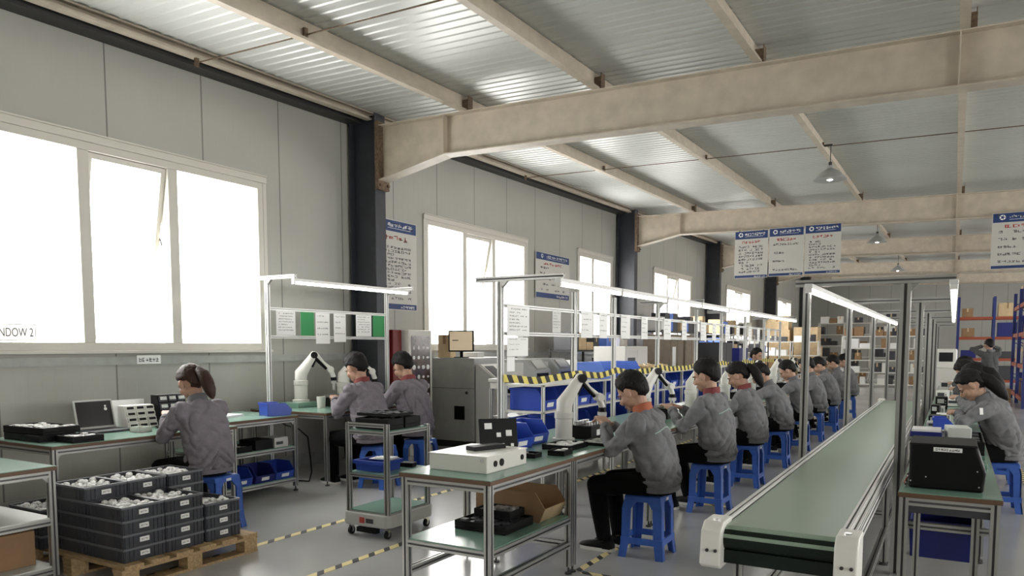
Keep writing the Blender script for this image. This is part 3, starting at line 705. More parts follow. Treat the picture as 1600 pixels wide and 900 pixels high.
def organiser(label, loc, rz, m, nr, nc, w, h, d):
    t = T('drawer_organiser', label, 'organiser', loc, rz)
    mb = MB(); mb.prism([(-d/2, 0), (d/2, 0), (d*.1, h), (-d/2, h)], 1, -w/2, w/2); mb.build('cabinet', m, t, bevel=.003)
    a = math.atan2(d*.4, h); Rm = Matrix.Rotation(-a, 3, 'Y')
    for i in range(nr):
        for j in range(nc):
            q = (i+.5)/nr; c = V((d/2-d*.4*q+.004, -w/2+(j+.5)*w/nc, h*q))
            b_ = MB(); b_.obox(c, (.02, w/nc*.86, h/nr*.8), Rm); dr = b_.build('drawer', m_white if m is m_white else m_dgrey, t)
            k = MB(); k.obox(c+V((.011, 0, .004)), (.004, w/nc*.66, h/nr*.42), Rm); k.build('window', m_blk2 if m is m_white else m_parts, dr)
    return t
organiser('white small-parts organiser with four rows of dark drawers beside the laptop', (-6.24, 4.10, .78), .0, m_white, 4, 3, .28, .20, .16)
organiser('tall black small-parts organiser with pale drawer windows beside the brown ponytail', (-6.22, 4.41, .78), .0, m_black, 4, 3, .28, .28, .16)
sheet('white paper sheet leaning against the wall behind the white organiser', (-6.45, 3.93, .78), (.06, 1, 0), .36, .24, lines=0)
t = T('parts_box', 'small white open box at the front edge of the window workbench', 'box', (-5.9, 3.9, .78), .1)
mb = MB(); mb.b(-.06, -.06, 0, .06, .06, .006).b(-.06, -.06, 0, -.055, .06, .045).b(.055, -.06, 0, .06, .06, .045).b(-.06, -.06, 0, .06, -.055, .045).b(-.06, .055, 0, .06, .06, .045); mb.build('body', m_white, t); MB().b(-.05, -.05, .006, .05, .05, .018).build('lining', m_mat, t)
t = T('turntable_jig', 'flat round black jig with a small steel post on the window workbench', 'jig', (-5.86, 4.32, .78))
MB().lathe((0, 0, 0), [(.09, 0), (.1, .008), (.1, .02), (.085, .026)]).build('disc', m_black, t, smooth='auto'); MB().cyl((0, 0, .026), (0, 0, .07), .011).build('post', m_steel, t)
t = T('parts_dish', 'shallow dark dish behind the round jig on the window workbench', 'dish', (-6.0, 4.18, .78)); MB().lathe((0, 0, 0), [(.05, 0), (.07, .02), (.062, .02), (.045, .006)]).build('bowl', m_black, t, smooth='auto')
# second bench with shelves
workbench('aluminium shelf bench with two lower shelves under the left notice board', -6.72, 4.68, -5.86, 5.62, .79, shelves=(.47, .14))
hopper_bin('blue picking bin with a white label on top of the left shelf bench', (-6.04, 5.5, .79), 1.2, .24, .26, .13)
t = T('plan_stack', 'loose stack of white papers on top of the left shelf bench', 'papers', (-6.3, 5.08, .79), .2)
for i in range(4): MB().b(-.1, -.15, i*.006, .11, .15, i*.006+.005).build('paper', m_paper, t).rotation_euler = (0, 0, .05*(i-2))
carton('dark instrument box with a pale front on the middle shelf of the left shelf bench', (-6.0, 5.2, .474), 0, .24, .22, .10, m_black, tape=False)
t = carton('pale grey instrument case on the middle shelf, to the right of the dark one', (-5.99, 5.43, .474), 0, .2, .18, .10, m_lgrey, tape=False, name='instrument_case'); MB().b(.1005, -.07, .03, .102, .02, .06).build('label_plate', m_dgrey, t)
tray('black tray lying at the left end of the middle shelf', (-6.0, 4.92, .474), 0, .26, .24, .06, m_parts, seed=8)
for i, y in enumerate((4.92, 5.2, 5.46)):
    hopper_bin('navy picking bin, %s from the left on the lowest shelf of the left bench' % ('first', 'second', 'third')[i], (-6.0, y, .144), 0, .24, .26, .17, m_navy if i == 1 else m_blueb, 'navy bins on the low shelf')
# station with the two men and the robots
workbench('tall-legged aluminium workbench where two people work with robot arms by the dark column', -6.9, 5.93, -5.75, 7.56, .79)
t = T('base_plate', 'dark green plinth under the robot arm beside the white cup', 'plinth', (-6.62, 6.42, .79)); MB().b(-.16, -.2, 0, .16, .16, .06).build('block', m_mat, t, bevel=.004)
robot('white robot arm on a green plinth, left of the person with cropped hair', (-6.62, 6.42, .85), math.radians(50)).scale = (1.15, 1.15, 1.15)
robot('white robot arm between the two seated people, in front of the dark column', (-6.6, 7.12, .79), math.radians(50)).scale = (1.2, 1.2, 1.2)
t = T('cup', 'white cylindrical cup at the left end of the robot workbench', 'cup', (-6.3, 6.42, .79)); MB().lathe((0, 0, 0), [(.045, 0), (.052, .13), (.047, .13), (.04, .01)]).build('body', m_white, t, smooth='auto')
for i, (x, y, z) in enumerate(((-6.38, 6.72, .79), (-6.34, 7.3, .79))):
    fixture('black test fixture with steel clamps, %s of two on the robot workbench' % ('left', 'right')[i], (x, y, z), PI/2)
tray('flat black tray on the robot workbench beside the white cup', (-5.98, 6.5, .79), 0, .2, .3, .03, m_dgrey)
t = T('hand_tool', 'black hand tool lying behind the white cup on the robot workbench', 'tool', (-6.75, 5.98, .79), .15); MB().tube([(0, 0, .02), (.1, 0, .025), (.2, .02, .02)], [.014, .018, .01]).build('grip', m_black, t); MB().cyl((.2, .02, .02), (.28, .03, .02), .006).build('tip', m_steel, t)
t = T('cable', 'black power cable hanging in a loop under the robot workbench', 'cable', (-5.95, 6.0, 0))
MB().tube([(-.7, -.02, .74), (-.5, .0, .62), (-.3, .02, .58), (-.18, .03, .5), (-.15, .03, .3), (-.12, .02, .12), (-.14, .0, .014), (-.3, -.03, .012)], .008).build('lead', m_black, t, smooth=True)
# gantry above it
g = T('light_gantry', 'white aluminium light gantry with notice rails over the robot workbench', 'gantry', (-6.3, 5.66, 0))
for y in (0, 1.95):
    p = MB().alu((0, y, 0), (0, y, 2.2)).build('post', m_aluw, g); MB().alu((-.25, y, 2.22), (.42, y, 2.22)).build('arm', m_aluw, g)
    MB().prism([(.02, 2.2), (.07, 2.2), (.02, 2.15)], 1, y-.015, y+.015).build('corner_bracket', m_alu, g)
for z in (1.60, 1.90): MB().alu((0, .02, z), (0, 1.93, z), .03).build('rail', m_aluw, g)
led('white led tube light on the gantry over the robot workbench by the window', (-5.92, 5.66, 2.17), 1.9)
for k, (y, w, z0, z1, mm, s) in enumerate(((5.75, .27, 1.62, 1.88, m_paper, 'leftmost white notice sheet with printed lines on the left gantry'), (6.1, .2, 1.62, 1.88, m_green, 'green card, left of two on the left gantry rail'), (6.33, .22, 1.53, 1.88, m_paper, 'long white sheet next to the left green card on the gantry'), (6.62, .2, 1.55, 1.88, m_paper, 'plain long white sheet alone in the middle of the left gantry'), (7.0, .28, 1.62, 1.88, m_paper, 'white notice sheet just left of the right green card'), (7.31, .22, 1.62, 1.88, m_green, 'green card, right of two at the end of the left gantry rail'))):
    sheet(s, (-6.27, y, z0), (0, 1, 0), w, z1-z0, mm, 0 if mm is m_green else 7 if k in (0, 4) else 4, k*31)
sheet('small white strip with printed characters on the girt under the big window', (-6.95, 4.58, 1.325), (0, 1, 0), .26, .085, lines=0)
lb = MB(); glyphs(lb, (-6.948, 4.6, 1.345), (0, 1, 0), (0, 0, 1), .22, 6, .04, 5); o = lb.build('girt_lettering', m_print, [q for q in COL.objects if q.name.startswith('notice_sheet')][-1]); o.location = -V((-6.95, 4.58, 1.325))
# the window label
t = T('window_label', 'white label reading WINDOW 2 on the lower left pane of the big window', 'label', (-6.985, 3.26, 1.545))
MB().b(-.006, -.02, 0, 0, .40, .15).build('plate', m_trans, t)
def text(s, size, m, parent, loc, rot, name='lettering'):
    c = bpy.data.curves.new(name, 'FONT'); c.body = s; c.size = size; c.extrude = .0005; o = bpy.data.objects.new(name, c); COL.objects.link(o)
    dg = bpy.context.evaluated_depsgraph_get(); me = bpy.data.meshes.new_from_object(o.evaluated_get(dg)); bpy.data.objects.remove(o); me.materials.clear()
    q = link(name, me, m, parent); q.location = loc; q.rotation_euler = rot; return q
q_ = text('WINDOW 2', .105, m_print, t, (.002, .005, .04), (PI/2, 0, PI/2)); q_.scale = (.37/max(.01, q_.dimensions.x), 1, 1)
bd = MB()
for y0, z0, y1, z1 in ((-.02, 0, .40, .006), (-.02, .144, .40, .15), (-.02, 0, -.014, .15), (.394, 0, .40, .15)): bd.b(0, y0, z0, .001, y1, z1)
bd.build('border', m_print, t)
sign('safety_banner', 'tall blue and white banner sign with a red title beside the dark column', 'sign', (-6.97, 8.18, 2.02), (0, 1, 0), .95, 1.28, 15, 5, False, .13, .07, seed=11, lo=.15)
sign('notice_board', 'wide blue and white notice board on the wall between the windows', 'sign', (-6.97, 12.85, 2.44), (0, 1, 0), 1.48, .88, 5, 7, True, .16, .12, seed=23, lo=.4)
# low table at the very left
workbench('pale aluminium table at the left picture edge, in front of the crates', -5.95, 1.2, -4.86, 2.62, .75, shelves=(.42, .11), shelf_m=m_shelfw)
carton('brown cardboard carton on the bottom shelf of the table at the left picture edge', (-5.22, 2.40, .115), 0, .45, .30, .22)
# pallet and crates
t = T('wooden_pallet', 'wooden pallet on the floor carrying stacks of dark grey crates', 'pallet', (-5.56, 2.72, 0))
for i in range(6): MB().b(0, .02+i*.18, .118, 1.2, .02+i*.18+.13, .14).build('deck_board', m_wood, t, bevel=.002)
for x in (0, .55, 1.1):
    MB().b(x, 0, .1, x+.10, 1.05, .118).build('stringer', m_wood, t); MB().b(x, 0, 0, x+.10, 1.05, .016).build('bottom_board', m_wood, t)
    for y in (0, .46, .93): MB().b(x+.002, y+.003, .016, x+.098, y+.118, .1).build('block', m_wood, t, bevel=.002)
def crate_proto():
    t = T('plastic_crate', 'x', 'crate'); w, d, h = .385, .285, .088; e = .008; mb = MB()
    mb.b(-w/2, -d/2, 0, w/2, d/2, .006)
    for y in (-d/2, d/2-e): mb.b(-w/2, y, .006, w/2, y+e, h)
    for x in (-w/2, w/2-e): mb.b(x, -d/2+e, .006, x+e, d/2-e, h)
    mb.build('body', m_crate, t)
    r = MB()
    for y in (-d/2-.004, d/2-.001): r.b(-w/2-.004, y, h-.014, w/2+.004, y+.005, h)
    for x in (-w/2-.004, w/2-.001): r.b(x, -d/2, h-.014, x+.005, d/2, h)
    r.build('rim', m_rim, t)
    b = MB()
    for y in (-.13, -.1, -.072, .072, .1, .13): b.b(w/2-.001, y-.004, .004, w/2+.005, y+.004, h-.014)
    for x in (-.18, -.14, -.1, .1, .14, .18):
        for sy in (-1, 1): b.b(x-.004, sy*(d/2+.002)-.003, .004, x+.004, sy*(d/2+.002)+.003, h-.014)
    b.build('rib', m_crate, t)['kind'] = 'stuff'
    MB().b(w/2, -.032, .028, w/2+.006, .032, .058).build('label_card', m_label, t)
    lt = MB(); glyphs(lt, (w/2+.0065, -.026, .036), (0, 1, 0), (0, 0, 1), .05, 5, .013, 3); lt.build('lettering', m_print, t)
    return t
CR = crate_proto(); first = True
rows = [('front', -4.625, (4, 4, 3)), ('middle', -5.02, (5, 5, 5)), ('rear', -5.41, (3,))]
stk = ('near', 'centre', 'far')
for rn_, x, ns in rows:
    for j, n in enumerate(ns):
        for k in range(n):
            lev = {1: 'bottom', 2: 'second lowest', 3: 'third from the bottom', 4: 'fourth from the bottom', 5: 'fifth from the bottom'}[k+1]
            if k == n-1: lev = 'topmost, filled'
            lb = 'grey crate, %s, %s stack of the %s row on the pallet' % (lev, stk[j], rn_)
            loc = (x-(.006 if rn_ == 'rear' else 0), (2.925 if rn_ != 'rear' else 2.85)+j*.298+(.012 if j == 2 else 0), .1415+k*.0885)
            if first: CR.location = loc; CR['label'] = lb; CR['group'] = 'dark grey crates on the pallet'; c = CR; first = False
            else: c = dup(CR, loc, 0, lb, 'dark grey crates on the pallet')
            if k == n-1:
                f = MB(); r_ = random.Random(j*7+len(rn_))
                for q in range(46):
                    a, b_ = r_.uniform(-.165, .165), r_.uniform(-.115, .115); s = r_.uniform(.014, .026)
                    f.sph((a, b_, .058+r_.uniform(0, .018)), (s, s*r_.uniform(.6, 1.2), s*.7), 6)
                f.b(-.18, -.13, .006, .18, .13, .055); o = f.build('contents', m_parts, c); o['kind'] = 'stuff'
# ================================================================== trolley
t = T('robot_trolley', 'aluminium shelf trolley on a pale mobile robot base with a red lamp', 'trolley', (-4.15, 4.48, 0)); tw, tl = .43, .56
mb = MB(); mb.loft([[(x, y, z) for x, y in ((-.02, .03), (.01, -.02), (tw-.01, -.02), (tw+.02, .03), (tw+.02, tl-.03), (tw-.01, tl+.02), (.01, tl+.02), (-.02, tl-.03))] for z in (.09, .19)]); mb.build('base', m_lgrey, t, bevel=.008)
MB().b(.16, -.024, .115, .21, -.019, .16).build('lamp_lens', m_redl, t); MB().b(.225, -.024, .12, .3, -.019, .155).build('vent', m_dgrey, t)
MB().b(.12, -.015, .04, .32, .03, .075).build('sensor_box', m_black, t)
for x in (.03, tw-.03):
    for y in (.03, tl-.03):
        c = MB(); c.cyl((x-.012, y, .032), (x+.012, y, .032), .031, n=16); o = c.build('caster', m_blk2, t); q = MB(); q.cyl((x-.0135, y, .032), (x+.0135, y, .032), .014, n=12).b(x-.018, y-.012, .03, x-.014, y+.012, .075).b(x+.014, y-.012, .03, x+.018, y+.012, .075); q.build('fork', m_chrome, o)
        MB().alu((x-.008 if x < .1 else x+.008, y-.008 if y < .1 else y+.008, .19), (x-.008 if x < .1 else x+.008, y-.008 if y < .1 else y+.008, .90 if y < .1 else .86), .035).build('post', m_alu, t)
for z in (.84, .50, .20):
    for x in (.022, tw-.022): MB().alu((x, .04, z-.015), (x, tl-.04, z-.015), .03).build('rail', m_alu, t)
    for y in (.022, tl-.022): MB().alu((.04, y, z-.015), (tw-.04, y, z-.015), .03).build('rail', m_alu, t)
    MB().b(.01, .01, z+.001, tw-.01, tl-.01, z+.006).build('shelf', m_mat, t)
MB().alu((.04, .022, .885), (tw-.04, .022, .885), .03).build('handle_rail', m_alu, t)
for k, (x, y, z, s) in enumerate(((-3.935, 4.65, .848, 'left'), (-3.935, 4.87, .848, 'right'))):
    tray('black slotted tray of parts, %s one on the top shelf of the trolley' % s, (x, y, z), 0, .33, .2, .085, m_black, seed=k)
tray('flat black tray across the two slotted trays on the trolley', (-3.95, 4.74, .946), .03, .34, .3, .025, m_dgrey, seed=5)
tote('blue tote with papers on the middle shelf of the trolley', (-3.98, 4.68, .508), 0, .28, .24, .085, m_blueb)
t = T('papers', 'small white papers lying on the blue tote on the trolley', 'papers', (-3.95, 4.72, .5945), .2); MB().b(-.1, -.07, 0, .1, .07, .004).build('sheet', m_paper, t); MB().b(-.06, -.05, .004, .09, .06, .012).build('pad', m_paper, t)
carton('flat dark handset on the middle shelf behind the blue tote', (-3.9, 4.92, .508), .2, .18, .09, .035, m_black, tape=False, name='handset')
# ================================================================== middle line of benches
workbench('nearest aluminium bench of the middle line with a green lower shelf', -2.72, 3.40, -2.12, 4.43, .78, shelves=(.39,))
w0 = [q for q in COL.objects if q.name.startswith('workbench') and q.parent is None][-1]
for x in (.02, .58): MB().alu((x, .04, .2), (x, .99, .2)).build('low_rail', m_alu, w0)
MB().alu((.04, 1.01, .2), (.56, 1.01, .2)).build('low_rail', m_alu, w0)
for i in range(9):
    y = 4.45+i*1.52
    workbench('%s bench of the middle line, green matted, before the row of seated workers' % ORD[i+1], -3.0, y, -2.12, y+1.5, .78, group=None)
t = T('equipment_case', 'pale flat equipment case with round sockets at the near end of the middle line', 'case', (-2.64, 3.56, .78), 0)
MB().b(0, 0, 0, .40, .46, .095).build('body', m_offw, t, bevel=.006); MB().b(-.004, -.004, .095, .404, .464, .1).build('lid', m_white, t, bevel=.002)
for y, r in ((.09, .018), (.16, .022), (.4, .016)): MB().cyl((.4, y, .05), (.406, y, .05), r, n=16).build('socket', m_black, t)
MB().cyl((.37, -.0, .075), (.37, -.006, .075), .012, n=12).build('button', m_chrome, t)
carton('flat black cover lying on top of the pale equipment case', (-2.42, 3.84, .88), -.35, .09, .24, .026, m_black, tape=False, name='cover')
t = T('panel_board', 'black board with white stickers leaning upright behind the pale case', 'board', (-2.60, 4.28, .78), -.75)
R_ = Matrix.Rotation(.2, 3, 'Y') ; mb = MB(); mb.obox((0, 0, .12), (.02, .26, .24), Matrix.Rotation(-.22, 3, 'Y')); mb.build('board', m_black, t, bevel=.003)
for y, z, a, b_ in ((-.07, .19, .05, .04), (.07, .14, .04, .04), (0, .13, .03, .03), (-.06, .06, .04, .03), (.09, .06, .02, .02), (.02, .06, .03, .025)): MB().obox(Matrix.Rotation(-.22, 3, 'Y') @ V((.0118, y, z-.12)) + V((0, 0, .12)), (.003, a, b_), Matrix.Rotation(-.22, 3, 'Y')).build('sticker', m_label, t)
hopper_bin('blue picking bin with a white label, nearer of two on the middle line', (-2.70, 4.585, .781), -.12, .26, .26, .17)
hopper_bin('blue picking bin, farther of two on the middle line, by the robot base', (-2.735, 4.885, .781), -.12, .26, .26, .17)
tray('small black tray of steel parts beside the black board on the middle line', (-2.38, 4.28, .78), .1, .16, .12, .03, m_steel, seed=3)
tray('small black tray of pale parts at the front edge of the middle line', (-2.24, 4.48, .78), .1, .12, .16, .035, m_parts, seed=4)
tray('long black tray with a pale board behind the blue bins on the middle line', (-2.36, 4.80, .78), 0, .22, .3, .035, m_parts, seed=6)
tray('flat pale-edged black tray under the hands of the orange-collared person', (-2.255, 5.22, .78), 0, .23, .46, .022, m_shelfw, seed=7)
carton('small black power box between the blue bins and the nearest robot base', (-2.80, 5.14, .78), 0, .1, .08, .08, m_black, tape=False, name='power_box')
tray('wide black tray of small parts on the lower shelf of the nearest middle bench', (-2.40, 3.90, .395), 0, .36, .34, .055, m_dgrey, seed=8)
tray('small black tray on top of the wide tray under the nearest middle bench', (-2.40, 3.96, .452), 0, .26, .18, .05, m_steel, seed=9)
t = T('cardboard_bin', 'open-fronted brown cardboard bin on the lower shelf of the nearest middle bench', 'box', (-2.42, 4.16, .285), 0)
t.location = (-2.40, 4.26, .395)
mb = MB(); mb.prism([(-.27, 0), (.2, 0), (.24, .09), (.17, .19), (-.27, .19)], 1, -.15, -.142).prism([(-.27, 0), (.2, 0), (.24, .09), (.17, .19), (-.27, .19)], 1, .142, .15).b(-.27, -.142, 0, .2, .142, .006).b(-.27, -.142, .006, -.262, .142, .19)
t.rotation_euler = (0, 0, 0); mb.build('body', m_card, t); MB().loft([[(x, y, z) for x, z in ((.2, 0), (.24, .09), (.234, .09), (.194, 0))] for y in (-.142, .142)]).build('front_lip', m_cardl, t)
dn_n = ['nearest', 'second', 'third', 'fourth', 'fifth', 'sixth', 'seventh']
rb = robot('nearest white robot arm of the middle line, left of the orange collar', (-2.55, 5.16, .78), math.radians(52))
fx = fixture('black test fixture under the nearest robot arm of the middle line', (-2.475, 5.43, .78), PI/2)
for i in range(1, 7):
    dup(rb, (-2.6, 5.16+i*1.52+.35, .78), math.radians(50+i*3), '%s robot arm from the front along the middle line' % dn_n[i])
    dup(fx, (-2.5, 5.80+i*1.52, .78), PI/2, 'black test fixture on the middle line, %s from the front' % dn_n[i])
    tray('black tray of parts on the middle line in front of the %s seated worker' % dn_n[i], (-2.3, (0, 6.79, 8.28, 9.82, 11.3, 12.8, 14.4)[i]-.50, .78), 0, .22, .28, .035, m_parts, seed=i)
# gantry behind the benches
g = T('light_gantry', 'long white aluminium light gantry standing behind the middle line of benches', 'gantry', (-3.06, 5.07, 0)); PY = [0, 1.33, 2.28, 3.63, 5.2, 6.5, 8.0, 9.5, 11.0]
for y in PY:
    MB().alu((0, y, 0), (0, y, 2.0)).build('post', m_aluw, g); MB().cyl((0, y, 0), (0, y, .01), .035).build('foot', m_dark, g)
for y in (0, 3.63, 6.5, 9.5):
    MB().alu((-.22, y, 2.02), (.55, y, 2.02)).build('arm', m_alu, g); MB().prism([(.02, 2.0), (.07, 2.0), (.02, 1.95)], 1, y-.015, y+.015).build('corner_bracket', m_alu, g)
for z in (1.82, 1.60):
    for a, b in zip(PY, PY[1:]): MB().alu((0, a+.02, z), (0, b-.02, z), .03).build('rail', m_aluw, g)
for i in range(8): led('led tube light over the middle benches, %s in the long row' % ORD[i], (-2.5, 4.95+i*1.2, 1.965), 1.18, 'led tubes over the middle benches')
sheet('white notice sheet with printed lines on the nearest post bay of the middle gantry', (-3.03, 5.12, 1.58), (0, 1, 0), .36, .24, lines=7, seed=91)
sheet('small white drawing below the notice sheet on the nearest bay of the middle gantry', (-3.03, 5.12, 1.42), (0, 1, 0), .34, .15, lines=3, seed=92)
sheet('narrow white strip sheet at the foot of the small drawing on the middle gantry', (-3.03, 5.12, 1.30), (0, 1, 0), .12, .115, lines=0)
sheet('grey printed card on the nearest bay of the middle gantry', (-3.03, 5.9, 1.62), (0, 1, 0), .16, .19, m_lgrey, 6, 93)
rn = random.Random(5); k = 0
for a, b in zip(PY[1:], PY[2:]):
    for f, w in ((.1, .26), (.55, .2)):
        k += 1; sheet('white notice sheet on the rear bays of the middle gantry', (-3.035, 5.07+a+(b-a)*f, 1.58), (0, 1, 0), w, .25, lines=4, seed=100+k, group='notice sheets on the rear bays')
tp = MB(); prev = None
def tapez(y):
    for a, b in zip(PY, PY[1:]):
        if a <= y <= b: q = (y-a)/(b-a); return 1.25-.035*4*q*(1-q)
    return 1.25
ys = [i*.1 for i in range(int(11.0/.1)+1)]
tp.loft([[(x, y, tapez(y)+z+.004*math.sin(y*9)) for x, z in ((0, -.03), (.002, -.03), (.002, .03), (0, .03))] for y in ys])
o = tp.build('warning_tape', m_tape); o.location = (-3.03, 5.07, 0); tag(o, 'yellow and black warning tape strung along the posts behind the middle line', 'tape')
# ================================================================== conveyor
t = T('belt_conveyor', 'long green belt conveyor with aluminium side rails running away down the hall', 'conveyor', (-.58, 3.1, 0)); CL = 8.6
mb = MB(); bw = .22
for s in (1,): mb.prism([(.0, .715), (.03, .745), (.06, .752), (CL-.06, .752), (CL, .715), (CL-.06, .66), (.06, .66), (.02, .68)], 0, -bw, bw)
mb.build('belt', m_belt, t, bevel=.006)
MB().b(-bw-.005, .02, .60, bw+.005, CL-.02, .655).build('belt_underside', m_beltd, t); r = MB(); r.cyl((-bw, .05, .70), (bw, .05, .70), .048, n=20); r.build('roller', m_beltd, t)
for s in (-1, 1):
    x = s*(bw+.025); mb = MB(); mb.alu((x-s*.010, .1, .75), (x-s*.010, CL-.1, .75), .03).alu((x+s*.014, .1, .742), (x+s*.014, CL-.1, .742), .024).alu((x, .1, .69), (x, CL-.1, .69), .05); mb.build('side_rail', m_aluw, t)
    for y0 in (-.05, CL-.15):
        e = MB(); e.prism([(y0, .60), (y0+.02, .74), (y0+.06, .772), (y0+.2, .772), (y0+.2, .58), (y0+.03, .58)], 0, x-s*.03, x+s*.055); eb = e.build('end_block', m_white, t, bevel=.008)
        if y0 < 0:
            for q in (-.012, .022): MB().cyl((x+s*.012+q, y0+.02, .66), (x+s*.012+q, y0+.002, .66), .007, n=10).build('bolt', m_dark, eb)
            MB().cyl((x+s*.01, y0+.1, .772), (x+s*.01, y0+.1, .777), .014, n=12).build('bolt', m_chrome, eb)
for y in (.3, 2.6, 5.0, 7.4, CL-.3):
    for s in (-1, 1):
        l = MB().alu((s*bw, y, .02), (s*bw, y, .65)).build('leg', m_alu, t); MB().cyl((s*bw, y, 0), (s*bw, y, .02), .03).build('foot', m_dark, l)
    MB().alu((-bw+.02, y, .35), (bw-.02, y, .35), .035).build('cross_bar', m_alu, t)
for s in (-1, 1): MB().alu((s*bw, .34, .25), (s*bw, CL-.34, .25), .035).build('low_rail', m_alu, t)
# frames over the conveyor
fr = None
for i, y in enumerate((5.5, 7.95, 10.5, 13.0, 15.4, 17.8)):
    if fr is None:
        fr = T('overhead_frame', 'x', 'frame', (0, y, 0))
        for x in (-.876, -.278): p = MB().alu((x, 0, 0), (x, 0, 1.90), .062 if x > -.5 else .046).build('post', m_alu, fr); MB().b(x-.03, -.05, 0, x+.03, .05, .01).build('foot_plate', m_alu, p)
        MB().alu((-.95, 0, 1.925), (.0, 0, 1.925), .045).build('cross_beam', m_alu, fr)
        for x, s in ((-.282, -1), (-.274, 1)): MB().prism([(x+s*.025, 1.9), (x+s*.075, 1.9), (x+s*.025, 1.85)], 1, -.012, .012).build('corner_bracket', m_alu, fr)
        q = fr
    else: q = dup(fr, (0, y, 0))
    q['label'] = '%s aluminium portal frame standing over the green conveyor' % ORD[i]
for i in range(7): led('led tube light over the left edge of the conveyor, %s in the row' % ORD[i], (-.822, 5.2+i*1.24, 1.872), 1.22, 'led tubes left of the conveyor')
for i in range(6): led('led tube light over the right-hand benches, %s in the row' % ORD[i], (-.012, 5.3+i*1.24, 1.872), 1.22, 'led tubes right of the conveyor')
# ================================================================== right-hand benches
for i in range(7):
    y = 4.36+i*1.75
    workbench('%s aluminium bench of the right-hand line with a brown board edge' % ORD[i], -.21, y, .23, y+1.73, .75)
    if i: continue
    w0 = [q for q in COL.objects if q.name.startswith('workbench') and q.parent is None][-1]
    MB().alu((.04, .1, .56), (.40, .1, .56), .035).build('tote_bar', m_alu, w0); MB().alu((.04, .55, .56), (.40, .55, .56), .035).build('tote_bar', m_alu, w0)
    MB().b(.0, .02, .64, .40, .04, .70).build('apron', m_dgrey, w0)
    MB().alu((.34, .06, 0.05), (.34, .06, .70), .035).build('inner_post', m_alu, w0); MB().alu((.08, .06, 0.05), (.08, .06, .70), .03).build('inner_post', m_alu, w0)
t = T('carrying_case', 'large black carrying case with a white label on the nearest right-hand bench', 'case', (-.01, 4.5, .75), 0)
mb = MB(); mb.prism([(-.17, 0), (.17, 0), (.18, .10), (.135, .235), (-.17, .235)], 1, 0, .4); mb.build('body', m_black, t, bevel=.012)
mb = MB(); mb.prism([(-.172, .2), (-.172, .24), (.137, .24), (.147, .2)], 1, .01, .39); mb.build('lid', m_blk2, t, bevel=.004)
MB().b(-.06, -.003, .202, .07, .0005, .224).build('label_plate', m_label, t)
lt = MB(); glyphs(lt, (-.05, -.004, .207), (1, 0, 0), (0, 0, 1), .11, 9, .012, 4); lt.build('lettering', m_print, t)
for x, z in ((.14, .11), (-.09, .065), (.15, .03), (-.16, .04)): MB().cyl((x, .0005, z), (x, -.004, z), .004, n=10).build('stud', m_chrome, t)
tote('navy tote hung on the cross bars under the nearest right-hand bench', (-.02, 4.68, .38), 0, .30, .36, .20, m_navy)
tote('dark blue open tote with a white lid standing behind the black carrying case', (-.12, 5.12, .75), 0, .14, .2, .25, m_navy)
t = T('papers', 'white folder of papers on the bench behind the black carrying case', 'papers', (-.12, 5.12, 1.001), 0); MB().b(-.075, -.1, 0, .075, .1, .012).build('sheet', m_paper, t)
carton('pale open carton behind the black carrying case', (.04, 5.14, .75), .1, .12, .2, .28, m_shelfw, tape=False)
t = T('wire_bundle', 'tangle of dark and pale wires on the bench at the left of the carrying case', 'wires', (-.195, 4.5, .755), 0)
r_ = random.Random(3)
for k in range(5): MB().tube([(r_.uniform(-.005, .005), .02+.3*q/6+r_.uniform(-.02, .02), .008+r_.uniform(0, .02)) for q in range(7)], .004, 6).build('wire', (m_black, m_orange, m_label)[k % 3], t, smooth=True)
tray('wide black tray on the right-hand line in front of the ponytailed person', (.03, 6.35, .75), 0, .36, .7, .10, m_dgrey, seed=3)
tray('green-edged flat tray on the right-hand line behind the carrying case', (.08, 5.62, .75), 0, .26, .4, .03, m_shelfw, seed=4, m=m_mat)
hopper_bin('blue picking bin on the right-hand line in front of the ponytailed person', (-.05, 7.6, .75), 0, .2, .16, .13)
rn = random.Random(11)
its = [('white desktop instrument on the right-hand line', m_white), ('black desktop instrument on the right-hand line', m_black), ('pale grey desktop instrument on the right-hand line', m_lgrey)]
